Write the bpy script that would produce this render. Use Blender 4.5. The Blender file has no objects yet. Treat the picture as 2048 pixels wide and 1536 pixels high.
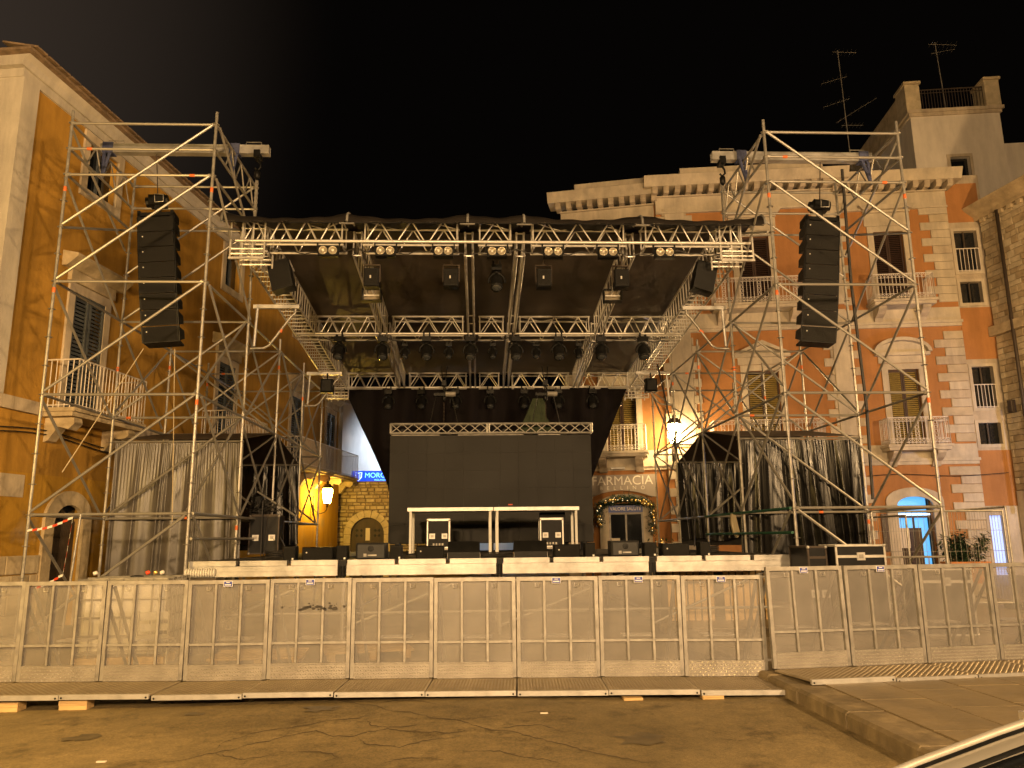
import bpy, math, random
from mathutils import Matrix, Vector
random.seed(7)
R = math.radians
SC = bpy.context.scene
COL = SC.collection

# ---------------------------------------------------------------- camera
cam_d = bpy.data.cameras.new('camera'); cam = bpy.data.objects.new('camera', cam_d); COL.objects.link(cam)
SC.camera = cam
cam_d.sensor_fit = 'HORIZONTAL'; cam_d.sensor_width = 36.0
cam_d.lens = 1544.68 / 2048 * 36.0
cam_d.clip_start = 0.05; cam_d.clip_end = 600
cam.location = (0, 0, 1.55)
cam.matrix_world = (Matrix.Translation((0, 0, 1.55)) @ Matrix.Rotation(-0.04287, 4, 'Z')
                    @ Matrix.Rotation(math.pi / 2 + 0.19662, 4, 'X') @ Matrix.Rotation(-0.01064, 4, 'Z'))

# ---------------------------------------------------------------- sky: moonless town night
W = bpy.data.worlds.new('World'); SC.world = W; W.use_nodes = True
bg = W.node_tree.nodes['Background']
bg.inputs[1].default_value = 1.0
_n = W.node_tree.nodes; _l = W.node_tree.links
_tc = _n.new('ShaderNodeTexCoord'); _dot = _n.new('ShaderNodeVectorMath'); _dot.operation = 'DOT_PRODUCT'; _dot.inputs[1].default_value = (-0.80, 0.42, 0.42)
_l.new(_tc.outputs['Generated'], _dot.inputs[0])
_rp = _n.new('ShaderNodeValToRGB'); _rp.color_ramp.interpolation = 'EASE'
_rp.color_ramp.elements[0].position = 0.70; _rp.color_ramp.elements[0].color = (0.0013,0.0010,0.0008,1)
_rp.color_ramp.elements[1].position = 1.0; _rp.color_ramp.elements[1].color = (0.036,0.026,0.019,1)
_l.new(_dot.outputs['Value'], _rp.inputs['Fac']); _l.new(_rp.outputs['Color'], bg.inputs[0])   # halo of an unseen lamp, painted into the sky as a warm gradient
SC.view_settings.view_transform = 'Standard'; SC.view_settings.look = 'None'
SC.view_settings.exposure = 0.24; SC.view_settings.gamma = 1.0
try:
    SC.cycles.use_denoising = True
    SC.cycles.max_bounces = 5; SC.cycles.diffuse_bounces = 2; SC.cycles.glossy_bounces = 2; SC.cycles.use_adaptive_sampling = True; SC.cycles.adaptive_threshold = 0.03
    SC.cycles.transparent_max_bounces = 16
    SC.cycles.sample_clamp_indirect = 4.0
    SC.cycles.use_light_tree = True
except Exception:
    pass

# ---------------------------------------------------------------- street lamps of the square (behind the photographer)
SODIUM = (1.0, 0.635, 0.30)
SQUARE_LAMPS = [(-7.9, 5.2, 5.2, 2300, (1.0, 0.60, 0.17)), (7.5, -4.5, 5.9, 10500, SODIUM), (-2.6, -7.5, 6.1, 14000, SODIUM),
                (17.0, 9.5, 6.6, 6200, (1.0, 0.62, 0.26))]

# ================================================================= helpers
class MB:
    def __init__(self, xf=None): self.v = []; self.f = []; self.xf = xf
    def add(self, vs, fs):
        o = len(self.v)
        if self.xf: vs = [tuple(self.xf @ Vector(p)) for p in vs]
        self.v += [tuple(p) for p in vs]; self.f += [tuple(i + o for i in q) for q in fs]
        return self
    def box(self, x0, x1, y0, y1, z0, z1):
        return self.add([(x0,y0,z0),(x1,y0,z0),(x1,y1,z0),(x0,y1,z0),(x0,y0,z1),(x1,y0,z1),(x1,y1,z1),(x0,y1,z1)],
                        [(0,3,2,1),(4,5,6,7),(0,1,5,4),(1,2,6,5),(2,3,7,6),(3,0,4,7)])
    def bbox(self, x0, x1, y0, y1, z0, z1, b):
        """box with chamfered front edges (front is -y)"""
        v = [(x0,y1,z0),(x1,y1,z0),(x1,y1,z1),(x0,y1,z1),
             (x0,y0+b,z0),(x1,y0+b,z0),(x1,y0+b,z1),(x0,y0+b,z1),
             (x0+b,y0,z0+b),(x1-b,y0,z0+b),(x1-b,y0,z1-b),(x0+b,y0,z1-b)]
        f = [(3,2,1,0),(0,1,5,4),(1,2,6,5),(2,3,7,6),(3,0,4,7),(4,5,9,8),(5,6,10,9),(6,7,11,10),(7,4,8,11),(8,9,10,11)]
        return self.add(v, f)
    def obox(self, c, ax, ay, az):
        c, ax, ay, az = Vector(c), Vector(ax), Vector(ay), Vector(az)
        vs = [c + sx*ax + sy*ay + sz*az for sz in (-1,1) for sx, sy in ((-1,-1),(1,-1),(1,1),(-1,1))]
        return self.add([tuple(p) for p in vs], [(0,3,2,1),(4,5,6,7),(0,1,5,4),(1,2,6,5),(2,3,7,6),(3,0,4,7)])
    def tube(self, p0, p1, r, n=8, r1=None, caps=True):
        p0, p1 = Vector(p0), Vector(p1); d = (p1 - p0)
        if d.length < 1e-6: return self
        d.normalize(); a = d.orthogonal().normalized(); b = d.cross(a)
        r1 = r if r1 is None else r1
        vs = []; fs = []
        for p, rr in ((p0, r), (p1, r1)):
            for i in range(n):
                t = 2*math.pi*i/n; vs.append(tuple(p + a*(rr*math.cos(t)) + b*(rr*math.sin(t))))
        for i in range(n): fs.append((i, (i+1) % n, n + (i+1) % n, n + i))
        if caps: fs.append(tuple(range(n-1, -1, -1))); fs.append(tuple(range(n, 2*n)))
        return self.add(vs, fs)
    def path(self, pts, r, n=8, closed=False):
        pts = [Vector(p) for p in pts]; m = len(pts); vs = []; fs = []; a = None
        for i, p in enumerate(pts):
            q0 = pts[i-1] if (i > 0 or closed) else p; q1 = pts[(i+1) % m] if (i < m-1 or closed) else p
            d = (q1 - q0).normalized()
            if a is None: a = d.orthogonal().normalized()
            a = (a - d * a.dot(d)).normalized(); b = d.cross(a)
            for k in range(n):
                t = 2*math.pi*k/n; vs.append(tuple(p + a*(r*math.cos(t)) + b*(r*math.sin(t))))
        for i in range(m if closed else m-1):
            j = (i+1) % m
            for k in range(n): fs.append((i*n+k, i*n+(k+1) % n, j*n+(k+1) % n, j*n+k))
        return self.add(vs, fs)
    def lathe(self, prof, n=14, o=(0,0,0), axis=None):
        """prof list of (r,h); axis default +Z"""
        o = Vector(o); d = Vector(axis or (0,0,1)).normalized(); a = d.orthogonal().normalized(); b = d.cross(a)
        vs = []; fs = []
        for r, h in prof:
            for i in range(n):
                t = 2*math.pi*i/n; vs.append(tuple(o + d*h + a*(r*math.cos(t)) + b*(r*math.sin(t))))
        for j in range(len(prof)-1):
            for i in range(n): fs.append((j*n+i, j*n+(i+1) % n, (j+1)*n+(i+1) % n, (j+1)*n+i))
        fs.append(tuple(range(n-1, -1, -1))); fs.append(tuple((len(prof)-1)*n + i for i in range(n)))
        return self.add(vs, fs)
    def prism(self, poly, y0, y1):
        """poly in (x,z), extruded along y"""
        n = len(poly)
        vs = [(x,y0,z) for x,z in poly] + [(x,y1,z) for x,z in poly]
        return self.add(vs, [tuple(range(n)), tuple(range(2*n-1, n-1, -1))] + [(i, n+i, n+(i+1) % n, (i+1) % n) for i in range(n)])
    def prismx(self, poly, x0, x1):
        """poly in (y,z), extruded along x"""
        n = len(poly)
        vs = [(x0,y,z) for y,z in poly] + [(x1,y,z) for y,z in poly]
        return self.add(vs, [tuple(range(n)), tuple(range(2*n-1, n-1, -1))] + [(i, n+i, n+(i+1) % n, (i+1) % n) for i in range(n)])
    def grid(self, fn, nu, nv):
        vs = [fn(i/nu, j/nv) for j in range(nv+1) for i in range(nu+1)]
        fs = [(j*(nu+1)+i, j*(nu+1)+i+1, (j+1)*(nu+1)+i+1, (j+1)*(nu+1)+i) for j in range(nv) for i in range(nu)]
        return self.add(vs, fs)
    def mesh(self, name, m, smooth=False):
        me = bpy.data.meshes.new(name); me.from_pydata(self.v, [], self.f); me.materials.append(M[m] if isinstance(m, str) else m)
        if smooth: me.polygons.foreach_set('use_smooth', [True]*len(me.polygons))
        me.update(); return me
    def build(self, name, m, parent=None, smooth=False, world=False):
        return obj(name, self.mesh(name, m, smooth), parent, world)

LOC = {}
def obj(name, me, parent=None, world=False):
    o = bpy.data.objects.new(name, me); COL.objects.link(o)
    if parent is not None:
        o.parent = parent
        if world: o.matrix_basis = LOC[parent.name].inverted()
    return o
def tag(o, label, cat, group=None, kind=None):
    o['label'] = label; o['category'] = cat
    if group: o['group'] = group
    if kind: o['kind'] = kind
    return o
def thing(name, label, cat, loc=(0,0,0), rz=0.0, group=None):
    o = bpy.data.objects.new(name, None); COL.objects.link(o); o.empty_display_size = 0.2
    o.location = loc; o.rotation_euler = (0,0,rz)
    LOC[o.name] = Matrix.Translation(loc) @ Matrix.Rotation(rz, 4, 'Z')
    return tag(o, label, cat, group)
def struct(name, mb, m, smooth=False):
    o = mb.build(name, m, None, smooth); o['kind'] = 'structure'; return o
_cyl = {}
def rod(name, p0, p1, r, m, parent, n=8, world=True):
    """one tube as an object of its own; all tubes of a material share one mesh"""
    k = (m, n)
    if k not in _cyl: _cyl[k] = MB().tube((0,0,0), (0,0,1), 1.0, n).mesh('tube', m, True if n > 8 else False)
    p0, p1 = Vector(p0), Vector(p1); d = p1 - p0; L = d.length
    q = d.to_track_quat('Z', 'Y').to_matrix().to_4x4()
    mw = Matrix.Translation(p0) @ q @ Matrix.Diagonal((r, r, L, 1))
    o = bpy.data.objects.new(name, _cyl[k]); COL.objects.link(o); o.parent = parent
    o.matrix_basis = (LOC[parent.name].inverted() @ mw) if (world and parent.name in LOC) else mw
    return o
def copy_tree(root, loc, rz=0.0, label=None, scale=None):
    r = root.copy(); COL.objects.link(r); r.location = loc; r.rotation_euler = (0,0,rz)
    if label: r['label'] = label
    LOC[r.name] = Matrix.Translation(loc) @ Matrix.Rotation(rz, 4, 'Z')
    for ch in list(root.children):
        c = ch.copy(); COL.objects.link(c); c.parent = r
        for g in ch.children:
            d = g.copy(); COL.objects.link(d); d.parent = c
    return r
ORD = ['leftmost', 'second from left', 'third from left', 'fourth from left', 'fifth from left', 'sixth from left',
       'seventh from left', 'eighth from left', 'ninth from left', 'tenth from left', 'eleventh from left', 'twelfth from left']

# ---------------------------------------------------------------- materials
M = {}
def mat(name, col, rough=0.7, metal=0.0, var=0.0, vscale=3.0, bump=0.0, bscale=40.0, spec=0.5, col2=None, coat=0.0, stretch=None, detail=5.0, thr=None):
    m = bpy.data.materials.new(name); m.use_nodes = True; nt = m.node_tree; b = nt.nodes['Principled BSDF']
    b.inputs['Base Color'].default_value = (*col, 1); b.inputs['Roughness'].default_value = rough
    b.inputs['Metallic'].default_value = metal; b.inputs['Specular IOR Level'].default_value = spec
    b.inputs['Coat Weight'].default_value = coat
    if var or bump or col2:
        tc = nt.nodes.new('ShaderNodeTexCoord'); vec = tc.outputs['Object']
        if stretch:
            mp = nt.nodes.new('ShaderNodeMapping'); mp.inputs['Scale'].default_value = stretch
            nt.links.new(vec, mp.inputs['Vector']); vec = mp.outputs['Vector']
    if var or col2:
        n = nt.nodes.new('ShaderNodeTexNoise'); n.inputs['Scale'].default_value = vscale; n.inputs['Detail'].default_value = detail
        n.inputs['Roughness'].default_value = 0.62
        nt.links.new(vec, n.inputs['Vector'])
        r = nt.nodes.new('ShaderNodeValToRGB'); lo, hi = thr or (0.32, 0.68)
        c2 = col2 or tuple(max(0, c*(1-var)) for c in col); c1 = col if col2 else tuple(min(1, c*(1+var)) for c in col)
        r.color_ramp.elements[0].position = lo; r.color_ramp.elements[0].color = (*c2, 1)
        r.color_ramp.elements[1].position = hi; r.color_ramp.elements[1].color = (*c1, 1)
        nt.links.new(n.outputs['Fac'], r.inputs['Fac']); nt.links.new(r.outputs['Color'], b.inputs['Base Color'])
        rr = nt.nodes.new('ShaderNodeMapRange'); rr.inputs['To Min'].default_value = max(0.05, rough-0.1); rr.inputs['To Max'].default_value = min(1, rough+0.1)
        nt.links.new(n.outputs['Fac'], rr.inputs['Value']); nt.links.new(rr.outputs['Result'], b.inputs['Roughness'])
    if bump:
        n2 = nt.nodes.new('ShaderNodeTexNoise'); n2.inputs['Scale'].default_value = bscale; n2.inputs['Detail'].default_value = 6
        nt.links.new(vec, n2.inputs['Vector'])
        bp = nt.nodes.new('ShaderNodeBump'); bp.inputs['Strength'].default_value = bump; bp.inputs['Distance'].default_value = 0.02
        nt.links.new(n2.outputs['Fac'], bp.inputs['Height']); nt.links.new(bp.outputs['Normal'], b.inputs['Normal'])
    M[name] = m; return m
def emit(name, col, strength):
    m = bpy.data.materials.new(name); m.use_nodes = True; nt = m.node_tree; b = nt.nodes['Principled BSDF']
    b.inputs['Base Color'].default_value = (*[c*0.8 for c in col], 1)
    b.inputs['Emission Color'].default_value = (*col, 1); b.inputs['Emission Strength'].default_value = strength
    M[name] = m; return m

mat('galv', (0.31,0.295,0.27), 0.40, 0.5, 0.28, 9, 0.0)
mat('alu', (0.62,0.60,0.57), 0.36, 0.45, 0.15, 6)
mat('alu_bright', (0.48,0.47,0.455), 0.40, 0.6, 0.26, 3, 0.10, 40)
mat('alu_dull', (0.33,0.315,0.29), 0.5, 0.55, 0.3, 5, 0.1, 30)
mat('orange_paint', (0.62,0.14,0.03), 0.6)
mat('black_metal', (0.006,0.006,0.006), 0.45, 0.0, 0.3, 8, spec=0.22)
mat('black_plastic', (0.007,0.007,0.007), 0.5, 0.0, 0.3, 6, 0.15, 150, spec=0.22)
mat('speaker_grille', (0.0085,0.008,0.0075), 0.6, 0.0, 0.25, 5, 0.5, 300, spec=0.22)
mat('black_cloth', (0.007,0.0065,0.0065), 0.75, 0.0, 0.3, 3, 0.3, 60, 0.3)
mat('curtain_dark', (0.0040,0.0037,0.0037), 0.25, 0.0, 0.15, 1.2, 0.0, 25, 0.30, stretch=(1,1,0.3))
mat('curtain_grey', (0.095,0.086,0.078), 0.36, 0.0, 0.22, 1.1, 0.0, 25, 0.5, stretch=(1,1,0.5))
mat('roof_cloth', (0.075,0.060,0.046), 0.6, 0.0, 0.3, 1.2, 0.25, 4, 0.5)
mat('roll_cloth', (0.016,0.013,0.011), 0.55, 0.0, 0.3, 1.5, 0.3, 12, 0.35)
mat('tarp', (0.06,0.045,0.035), 0.6, 0.0, 0.3, 2, 0.2, 20)
mat('screen_face', (0.0125,0.0115,0.0105), 0.5, 0.0, 0.08, 0.8, 0.05, 200, spec=0.22)
mat('white_paint', (0.72,0.71,0.69), 0.5, 0.0, 0.1, 6)
mat('lamp_dish', (0.50,0.45,0.36), 0.25, 0.55)
mat('glass_dark', (0.01,0.012,0.015), 0.06, 0.0, spec=0.9)
mat('lens', (0.05,0.055,0.06), 0.05, 0.1, spec=1.0, coat=0.6)
mat('ochre', (0.44,0.245,0.045), 0.88, 0, 0.22, 0.55, 0.35, 14, 0.2, detail=9)
mat('ochre_worn', (0.46,0.26,0.035), 0.9, 0, 0.0, 0.8, 0.5, 10, 0.2, col2=(0.36,0.25,0.13), detail=8, thr=(0.34,0.46))
mat('terracotta', (0.43,0.205,0.078), 0.88, 0, 0.13, 0.7, 0.25, 16, 0.2, detail=8)
mat('cream', (0.56,0.49,0.385), 0.85, 0, 0.16, 1.1, 0.3, 14, 0.25, detail=8)
mat('cream2', (0.52,0.44,0.335), 0.85, 0, 0.18, 1.6, 0.35, 14, 0.25, detail=8)
mat('cream3', (0.47,0.395,0.29), 0.88, 0, 0.2, 1.4, 0.4, 12, 0.25, detail=8)
mat('pale_render', (0.70,0.64,0.57), 0.9, 0, 0.10, 0.6, 0.3, 14, 0.2, detail=8)
mat('render_pilaster', (0.50,0.46,0.40), 0.9, 0, 0.14, 0.7, 0.3, 14, 0.2, detail=8)
mat('stone_old', (0.46,0.375,0.25), 0.9, 0, 0.25, 3, 0.8, 9, 0.2)
mat('stone_old2', (0.38,0.30,0.19), 0.9, 0, 0.25, 3, 0.8, 9, 0.2)
mat('stone_pale', (0.52,0.44,0.31), 0.9, 0, 0.22, 3, 0.8, 9, 0.2)
mat('mortar', (0.20,0.155,0.10), 0.95, 0, 0.3, 6, 0.6, 20, 0.1)
mat('shutter_blue', (0.075,0.085,0.095), 0.6, 0, 0.2, 4)
mat('shutter_brown', (0.045,0.022,0.014), 0.6, 0, 0.2, 4)
mat('shutter_olive', (0.30,0.22,0.065), 0.6, 0, 0.2, 4)
mat('wood_dark', (0.05,0.035,0.022), 0.65, 0, 0.35, 4, 0.4, 30, stretch=(1,1,0.2))
mat('wood_pale', (0.46,0.31,0.14), 0.75, 0, 0.25, 6, 0.4, 40, stretch=(0.2,1,1))
mat('railing_white', (0.70,0.64,0.58), 0.5, 0.0, 0.1, 6)
mat('iron', (0.06,0.045,0.035), 0.6, 0.3)
mat('roof_tile', (0.20,0.14,0.09), 0.9, 0, 0.4, 5, 0.6, 10)
mat('asphalt_dark', (0.05,0.045,0.04), 0.9)
mat('pavement_stone', (0.185,0.142,0.080), 0.42, 0, 0.28, 2.3, 0.35, 14, 0.4, detail=9)
mat('kerb_stone', (0.205,0.16,0.092), 0.7, 0, 0.35, 4, 0.6, 12, 0.3, detail=9)
mat('plastic_white', (0.62,0.60,0.55), 0.5, 0, 0.12, 4)
mat('blue_label', (0.035,0.055,0.30), 0.5)
mat('case_black', (0.008,0.008,0.009), 0.5, 0, 0.3, 5, 0.15, 120, spec=0.22)
mat('leaf', (0.035,0.065,0.020), 0.45, 0, 0.4, 8)
mat('leaf_dark', (0.022,0.045,0.020), 0.45, 0, 0.4, 8)
mat('terracotta_pot', (0.42,0.17,0.06), 0.85, 0, 0.2, 4, 0.3, 20)
mat('cable', (0.02,0.018,0.016), 0.6)
mat('rope', (0.50,0.42,0.28), 0.8)
mat('car_paint', (0.56,0.53,0.48), 0.28, 0.65, 0.04, 4, coat=0.7)
mat('rubber', (0.02,0.02,0.02), 0.8)
mat('sign_grey', (0.36,0.31,0.27), 0.5, 0.0, 0.06, 2)
mat('sign_letter', (0.85,0.80,0.72), 0.4)
mat('sign_blue', (0.06,0.10,0.40), 0.4)
mat('red_tape', (0.60,0.06,0.02), 0.5)
mat('poster_dark', (0.05,0.025,0.02), 0.4)
mat('paper', (0.65,0.58,0.48), 0.7)
mat('gold', (0.75,0.55,0.2), 0.25, 0.8)
mat('green_pipe', (0.03,0.12,0.08), 0.5, 0.2)
emit('lamp_glass', (1.0,0.66,0.28), 125.0)
emit('lamp_glass_yellow', (1.0,0.58,0.08), 210.0)
emit('shop_white', (0.55,0.72,1.0), 2.2)
emit('shop_cyan', (0.11,0.42,0.85), 1.0)
emit('neon_blue', (0.02,0.10,0.95), 0.9)
emit('neon_text', (0.25,0.85,1.0), 1.6)
emit('passage_glow', (0.38,0.52,1.0), 1.0)
emit('green_led', (0.0,0.8,0.45), 1.5)
emit('fairy', (1.0,0.72,0.36), 4.0)

def perforated(name, col, alpha):
    m = mat(name, col, 0.5, 0.3, 0.16, 2.0)
    nt = m.node_tree; b = nt.nodes['Principled BSDF']; out = nt.nodes['Material Output']
    tr = nt.nodes.new('ShaderNodeBsdfTransparent'); mx = nt.nodes.new('ShaderNodeMixShader')
    n = nt.nodes.new('ShaderNodeTexNoise'); n.inputs['Scale'].default_value = 1.3; n.inputs['Detail'].default_value = 6
    tc = nt.nodes.new('ShaderNodeTexCoord'); nt.links.new(tc.outputs['Object'], n.inputs['Vector'])
    mr = nt.nodes.new('ShaderNodeMapRange'); mr.inputs['To Min'].default_value = alpha-0.10; mr.inputs['To Max'].default_value = alpha+0.10
    oi = nt.nodes.new('ShaderNodeObjectInfo'); ma = nt.nodes.new('ShaderNodeMath'); ma.operation = 'MULTIPLY_ADD'; ma.inputs[1].default_value = 0.16
    nt.links.new(n.outputs['Fac'], mr.inputs['Value']); nt.links.new(oi.outputs['Random'], ma.inputs[0]); nt.links.new(mr.outputs['Result'], ma.inputs[2]); nt.links.new(ma.outputs[0], mx.inputs['Fac'])
    nt.links.new(tr.outputs[0], mx.inputs[1]); nt.links.new(b.outputs[0], mx.inputs[2]); nt.links.new(mx.outputs[0], out.inputs['Surface'])
perforated('perforated', (0.31,0.292,0.270), 0.36)

def tread(name, col):
    m = mat(name, col, 0.42, 0.7); nt = m.node_tree; b = nt.nodes['Principled BSDF']
    tc = nt.nodes.new('ShaderNodeTexCoord'); mp = nt.nodes.new('ShaderNodeMapping'); mp.inputs['Rotation'].default_value = (R(45),R(45),R(45))
    mp.inputs['Scale'].default_value = (1,1,1)
    v = nt.nodes.new('ShaderNodeTexVoronoi'); v.inputs['Scale'].default_value = 26; v.inputs['Randomness'].default_value = 0.0
    nt.links.new(tc.outputs['Object'], mp.inputs['Vector']); nt.links.new(mp.outputs[0], v.inputs['Vector'])
    r = nt.nodes.new('ShaderNodeValToRGB'); r.color_ramp.elements[0].position = 0.25; r.color_ramp.elements[1].position = 0.5
    r.color_ramp.elements[0].color = (1,1,1,1); r.color_ramp.elements[1].color = (0,0,0,1)
    nt.links.new(v.outputs['Distance'], r.inputs['Fac'])
    bp = nt.nodes.new('ShaderNodeBump'); bp.inputs['Strength'].default_value = 0.9; bp.inputs['Distance'].default_value = 0.012
    nt.links.new(r.outputs['Color'], bp.inputs['Height']); nt.links.new(bp.outputs['Normal'], b.inputs['Normal'])
    n = nt.nodes.new('ShaderNodeTexNoise'); n.inputs['Scale'].default_value = 3; nt.links.new(tc.outputs['Object'], n.inputs['Vector'])
    c = nt.nodes.new('ShaderNodeValToRGB'); c.color_ramp.elements[0].color = (*[x*0.6 for x in col],1); c.color_ramp.elements[1].color = (*col,1)
    nt.links.new(n.outputs['Fac'], c.inputs['Fac']); nt.links.new(c.outputs['Color'], b.inputs['Base Color'])
mat('tread_plate', (0.30,0.28,0.255), 0.42, 0.55, 0.2, 4); mat('tread_floor', (0.30,0.25,0.175), 0.5, 0.45, 0.35, 3); mat('tread_lozenge', (0.62,0.59,0.54), 0.3, 0.85); mat('tread_lozenge_floor', (0.40,0.33,0.23), 0.35, 0.8)

def asphalt():
    m = mat('asphalt', (0.155,0.112,0.062), 0.72, 0, 0.0, 1.0, 0.35, 120, 0.35)
    nt = m.node_tree; b = nt.nodes['Principled BSDF']; L = nt.links
    tc = nt.nodes.new('ShaderNodeTexCoord')
    def noise(scale, detail=8, rough=0.6):
        n = nt.nodes.new('ShaderNodeTexNoise'); n.inputs['Scale'].default_value = scale; n.inputs['Detail'].default_value = detail; n.inputs['Roughness'].default_value = rough
        L.new(tc.outputs['Object'], n.inputs['Vector']); return n
    n1 = noise(0.55); r1 = nt.nodes.new('ShaderNodeValToRGB')
    r1.color_ramp.elements[0].position = 0.30; r1.color_ramp.elements[0].color = (0.120,0.092,0.045,1)
    r1.color_ramp.elements[1].position = 0.68; r1.color_ramp.elements[1].color = (0.275,0.212,0.108,1)
    L.new(n1.outputs['Fac'], r1.inputs['Fac'])
    n2 = noise(7, 6, 0.7); r2 = nt.nodes.new('ShaderNodeValToRGB')
    r2.color_ramp.elements[0].position = 0.3; r2.color_ramp.elements[0].color = (0.72,0.72,0.72,1); r2.color_ramp.elements[1].position = 0.7; r2.color_ramp.elements[1].color = (1.12,1.1,1.08,1)
    L.new(n2.outputs['Fac'], r2.inputs['Fac'])
    mx = nt.nodes.new('ShaderNodeMix'); mx.data_type = 'RGBA'; mx.blend_type = 'MULTIPLY'; mx.inputs['Factor'].default_value = 1
    L.new(r1.outputs['Color'], mx.inputs['A']); L.new(r2.outputs['Color'], mx.inputs['B'])
    n3 = noise(48, 6, 0.85); r3 = nt.nodes.new('ShaderNodeValToRGB'); r3.color_ramp.elements[0].position = 0.36; r3.color_ramp.elements[0].color = (0.62,0.62,0.62,1); r3.color_ramp.elements[1].position = 0.66; r3.color_ramp.elements[1].color = (1.3,1.28,1.22,1)
    L.new(n3.outputs['Fac'], r3.inputs['Fac'])
    mxa = nt.nodes.new('ShaderNodeMix'); mxa.data_type = 'RGBA'; mxa.blend_type = 'MULTIPLY'; mxa.inputs['Factor'].default_value = 1
    L.new(mx.outputs['Result'], mxa.inputs['A']); L.new(r3.outputs['Color'], mxa.inputs['B']); mx = mxa
    n4 = noise(1.7, 7, 0.7); r4 = nt.nodes.new('ShaderNodeValToRGB'); r4.color_ramp.elements[0].position = 0.33; r4.color_ramp.elements[0].color = (0.5,0.48,0.44,1); r4.color_ramp.elements[1].position = 0.46; r4.color_ramp.elements[1].color = (1,1,1,1)
    L.new(n4.outputs['Fac'], r4.inputs['Fac'])
    mxb = nt.nodes.new('ShaderNodeMix'); mxb.data_type = 'RGBA'; mxb.blend_type = 'MULTIPLY'; mxb.inputs['Factor'].default_value = 1
    L.new(mx.outputs['Result'], mxb.inputs['A']); L.new(r4.outputs['Color'], mxb.inputs['B']); mx = mxb
    # cracks: warped voronoi edges, only where a large noise allows
    nw = noise(1.8, 6, 0.7); sub = nt.nodes.new('ShaderNodeVectorMath'); sub.operation = 'SUBTRACT'; sub.inputs[1].default_value = (0.5,0.5,0.5)
    L.new(nw.outputs['Color'], sub.inputs[0])
    sc = nt.nodes.new('ShaderNodeVectorMath'); sc.operation = 'SCALE'; sc.inputs['Scale'].default_value = 1.0; L.new(sub.outputs[0], sc.inputs[0])
    ad = nt.nodes.new('ShaderNodeVectorMath'); ad.operation = 'ADD'; L.new(tc.outputs['Object'], ad.inputs[0]); L.new(sc.outputs[0], ad.inputs[1])
    vo = nt.nodes.new('ShaderNodeTexVoronoi'); vo.feature = 'DISTANCE_TO_EDGE'; vo.inputs['Scale'].default_value = 0.75; L.new(ad.outputs[0], vo.inputs['Vector'])
    rc = nt.nodes.new('ShaderNodeValToRGB'); rc.color_ramp.elements[0].position = 0.002; rc.color_ramp.elements[0].color = (1,1,1,1); rc.color_ramp.elements[1].position = 0.014; rc.color_ramp.elements[1].color = (0,0,0,1)
    L.new(vo.outputs['Distance'], rc.inputs['Fac'])
    nm = noise(0.33, 3); rm = nt.nodes.new('ShaderNodeValToRGB'); rm.color_ramp.elements[0].position = 0.44; rm.color_ramp.elements[1].position = 0.56
    L.new(nm.outputs['Fac'], rm.inputs['Fac'])
    cm = nt.nodes.new('ShaderNodeMath'); cm.operation = 'MULTIPLY'; L.new(rc.outputs['Color'], cm.inputs[0]); L.new(rm.outputs['Color'], cm.inputs[1])
    cm2 = nt.nodes.new('ShaderNodeMath'); cm2.operation = 'MULTIPLY'; cm2.inputs[1].default_value = 0.30; L.new(cm.outputs[0], cm2.inputs[0])
    fin = nt.nodes.new('ShaderNodeMix'); fin.data_type = 'RGBA'; L.new(cm2.outputs[0], fin.inputs['Factor']); L.new(mx.outputs['Result'], fin.inputs['A']); fin.inputs['B'].default_value = (0.022,0.017,0.012,1)
    for l in list(b.inputs['Base Color'].links): nt.links.remove(l)
    L.new(fin.outputs['Result'], b.inputs['Base Color'])
asphalt()
def streaks(name, amount, sc=1.0):
    nt = M[name].node_tree; b = nt.nodes['Principled BSDF']; L = nt.links; src = b.inputs['Base Color'].links[0].from_socket
    tc = nt.nodes.new('ShaderNodeTexCoord'); mp = nt.nodes.new('ShaderNodeMapping'); mp.inputs['Scale'].default_value = (1.7*sc,1.7*sc,.30*sc); L.new(tc.outputs['Object'], mp.inputs['Vector'])
    n = nt.nodes.new('ShaderNodeTexNoise'); n.inputs['Scale'].default_value = 1.6; n.inputs['Detail'].default_value = 8; n.inputs['Roughness'].default_value = .65; L.new(mp.outputs[0], n.inputs['Vector'])
    r = nt.nodes.new('ShaderNodeValToRGB'); r.color_ramp.elements[0].position = .38; r.color_ramp.elements[0].color = (1-amount,1-amount*1.02,1-amount*.95,1); r.color_ramp.elements[1].position = .62; r.color_ramp.elements[1].color = (1,1,1,1); L.new(n.outputs['Fac'], r.inputs['Fac'])
    m = nt.nodes.new('ShaderNodeMix'); m.data_type = 'RGBA'; m.blend_type = 'MULTIPLY'; m.inputs['Factor'].default_value = 1; L.new(src, m.inputs['A']); L.new(r.outputs['Color'], m.inputs['B']); L.new(m.outputs['Result'], b.inputs['Base Color'])
for nm_, a_ in (('ochre',.24),('ochre_worn',.24),('terracotta',.16),('cream',.22),('cream2',.26),('pale_render',.14),('render_pilaster',.22),('alu_dull',.2),('kerb_stone',.3)): streaks(nm_, a_)

def text_mesh(body, size, m, extrude=0.004):
    cu = bpy.data.curves.new('lettering', 'FONT'); cu.body = body; cu.size = size; cu.extrude = extrude
    cu.align_x = 'CENTER'; cu.align_y = 'CENTER'
    t = bpy.data.objects.new('lettering', cu); COL.objects.link(t)
    dg = bpy.context.evaluated_depsgraph_get()
    me = bpy.data.meshes.new_from_object(t.evaluated_get(dg)); me.name = 'lettering'
    bpy.data.objects.remove(t); me.materials.clear(); me.materials.append(M[m])
    me.transform(Matrix.Rotation(R(90), 4, 'X')); return me

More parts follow.
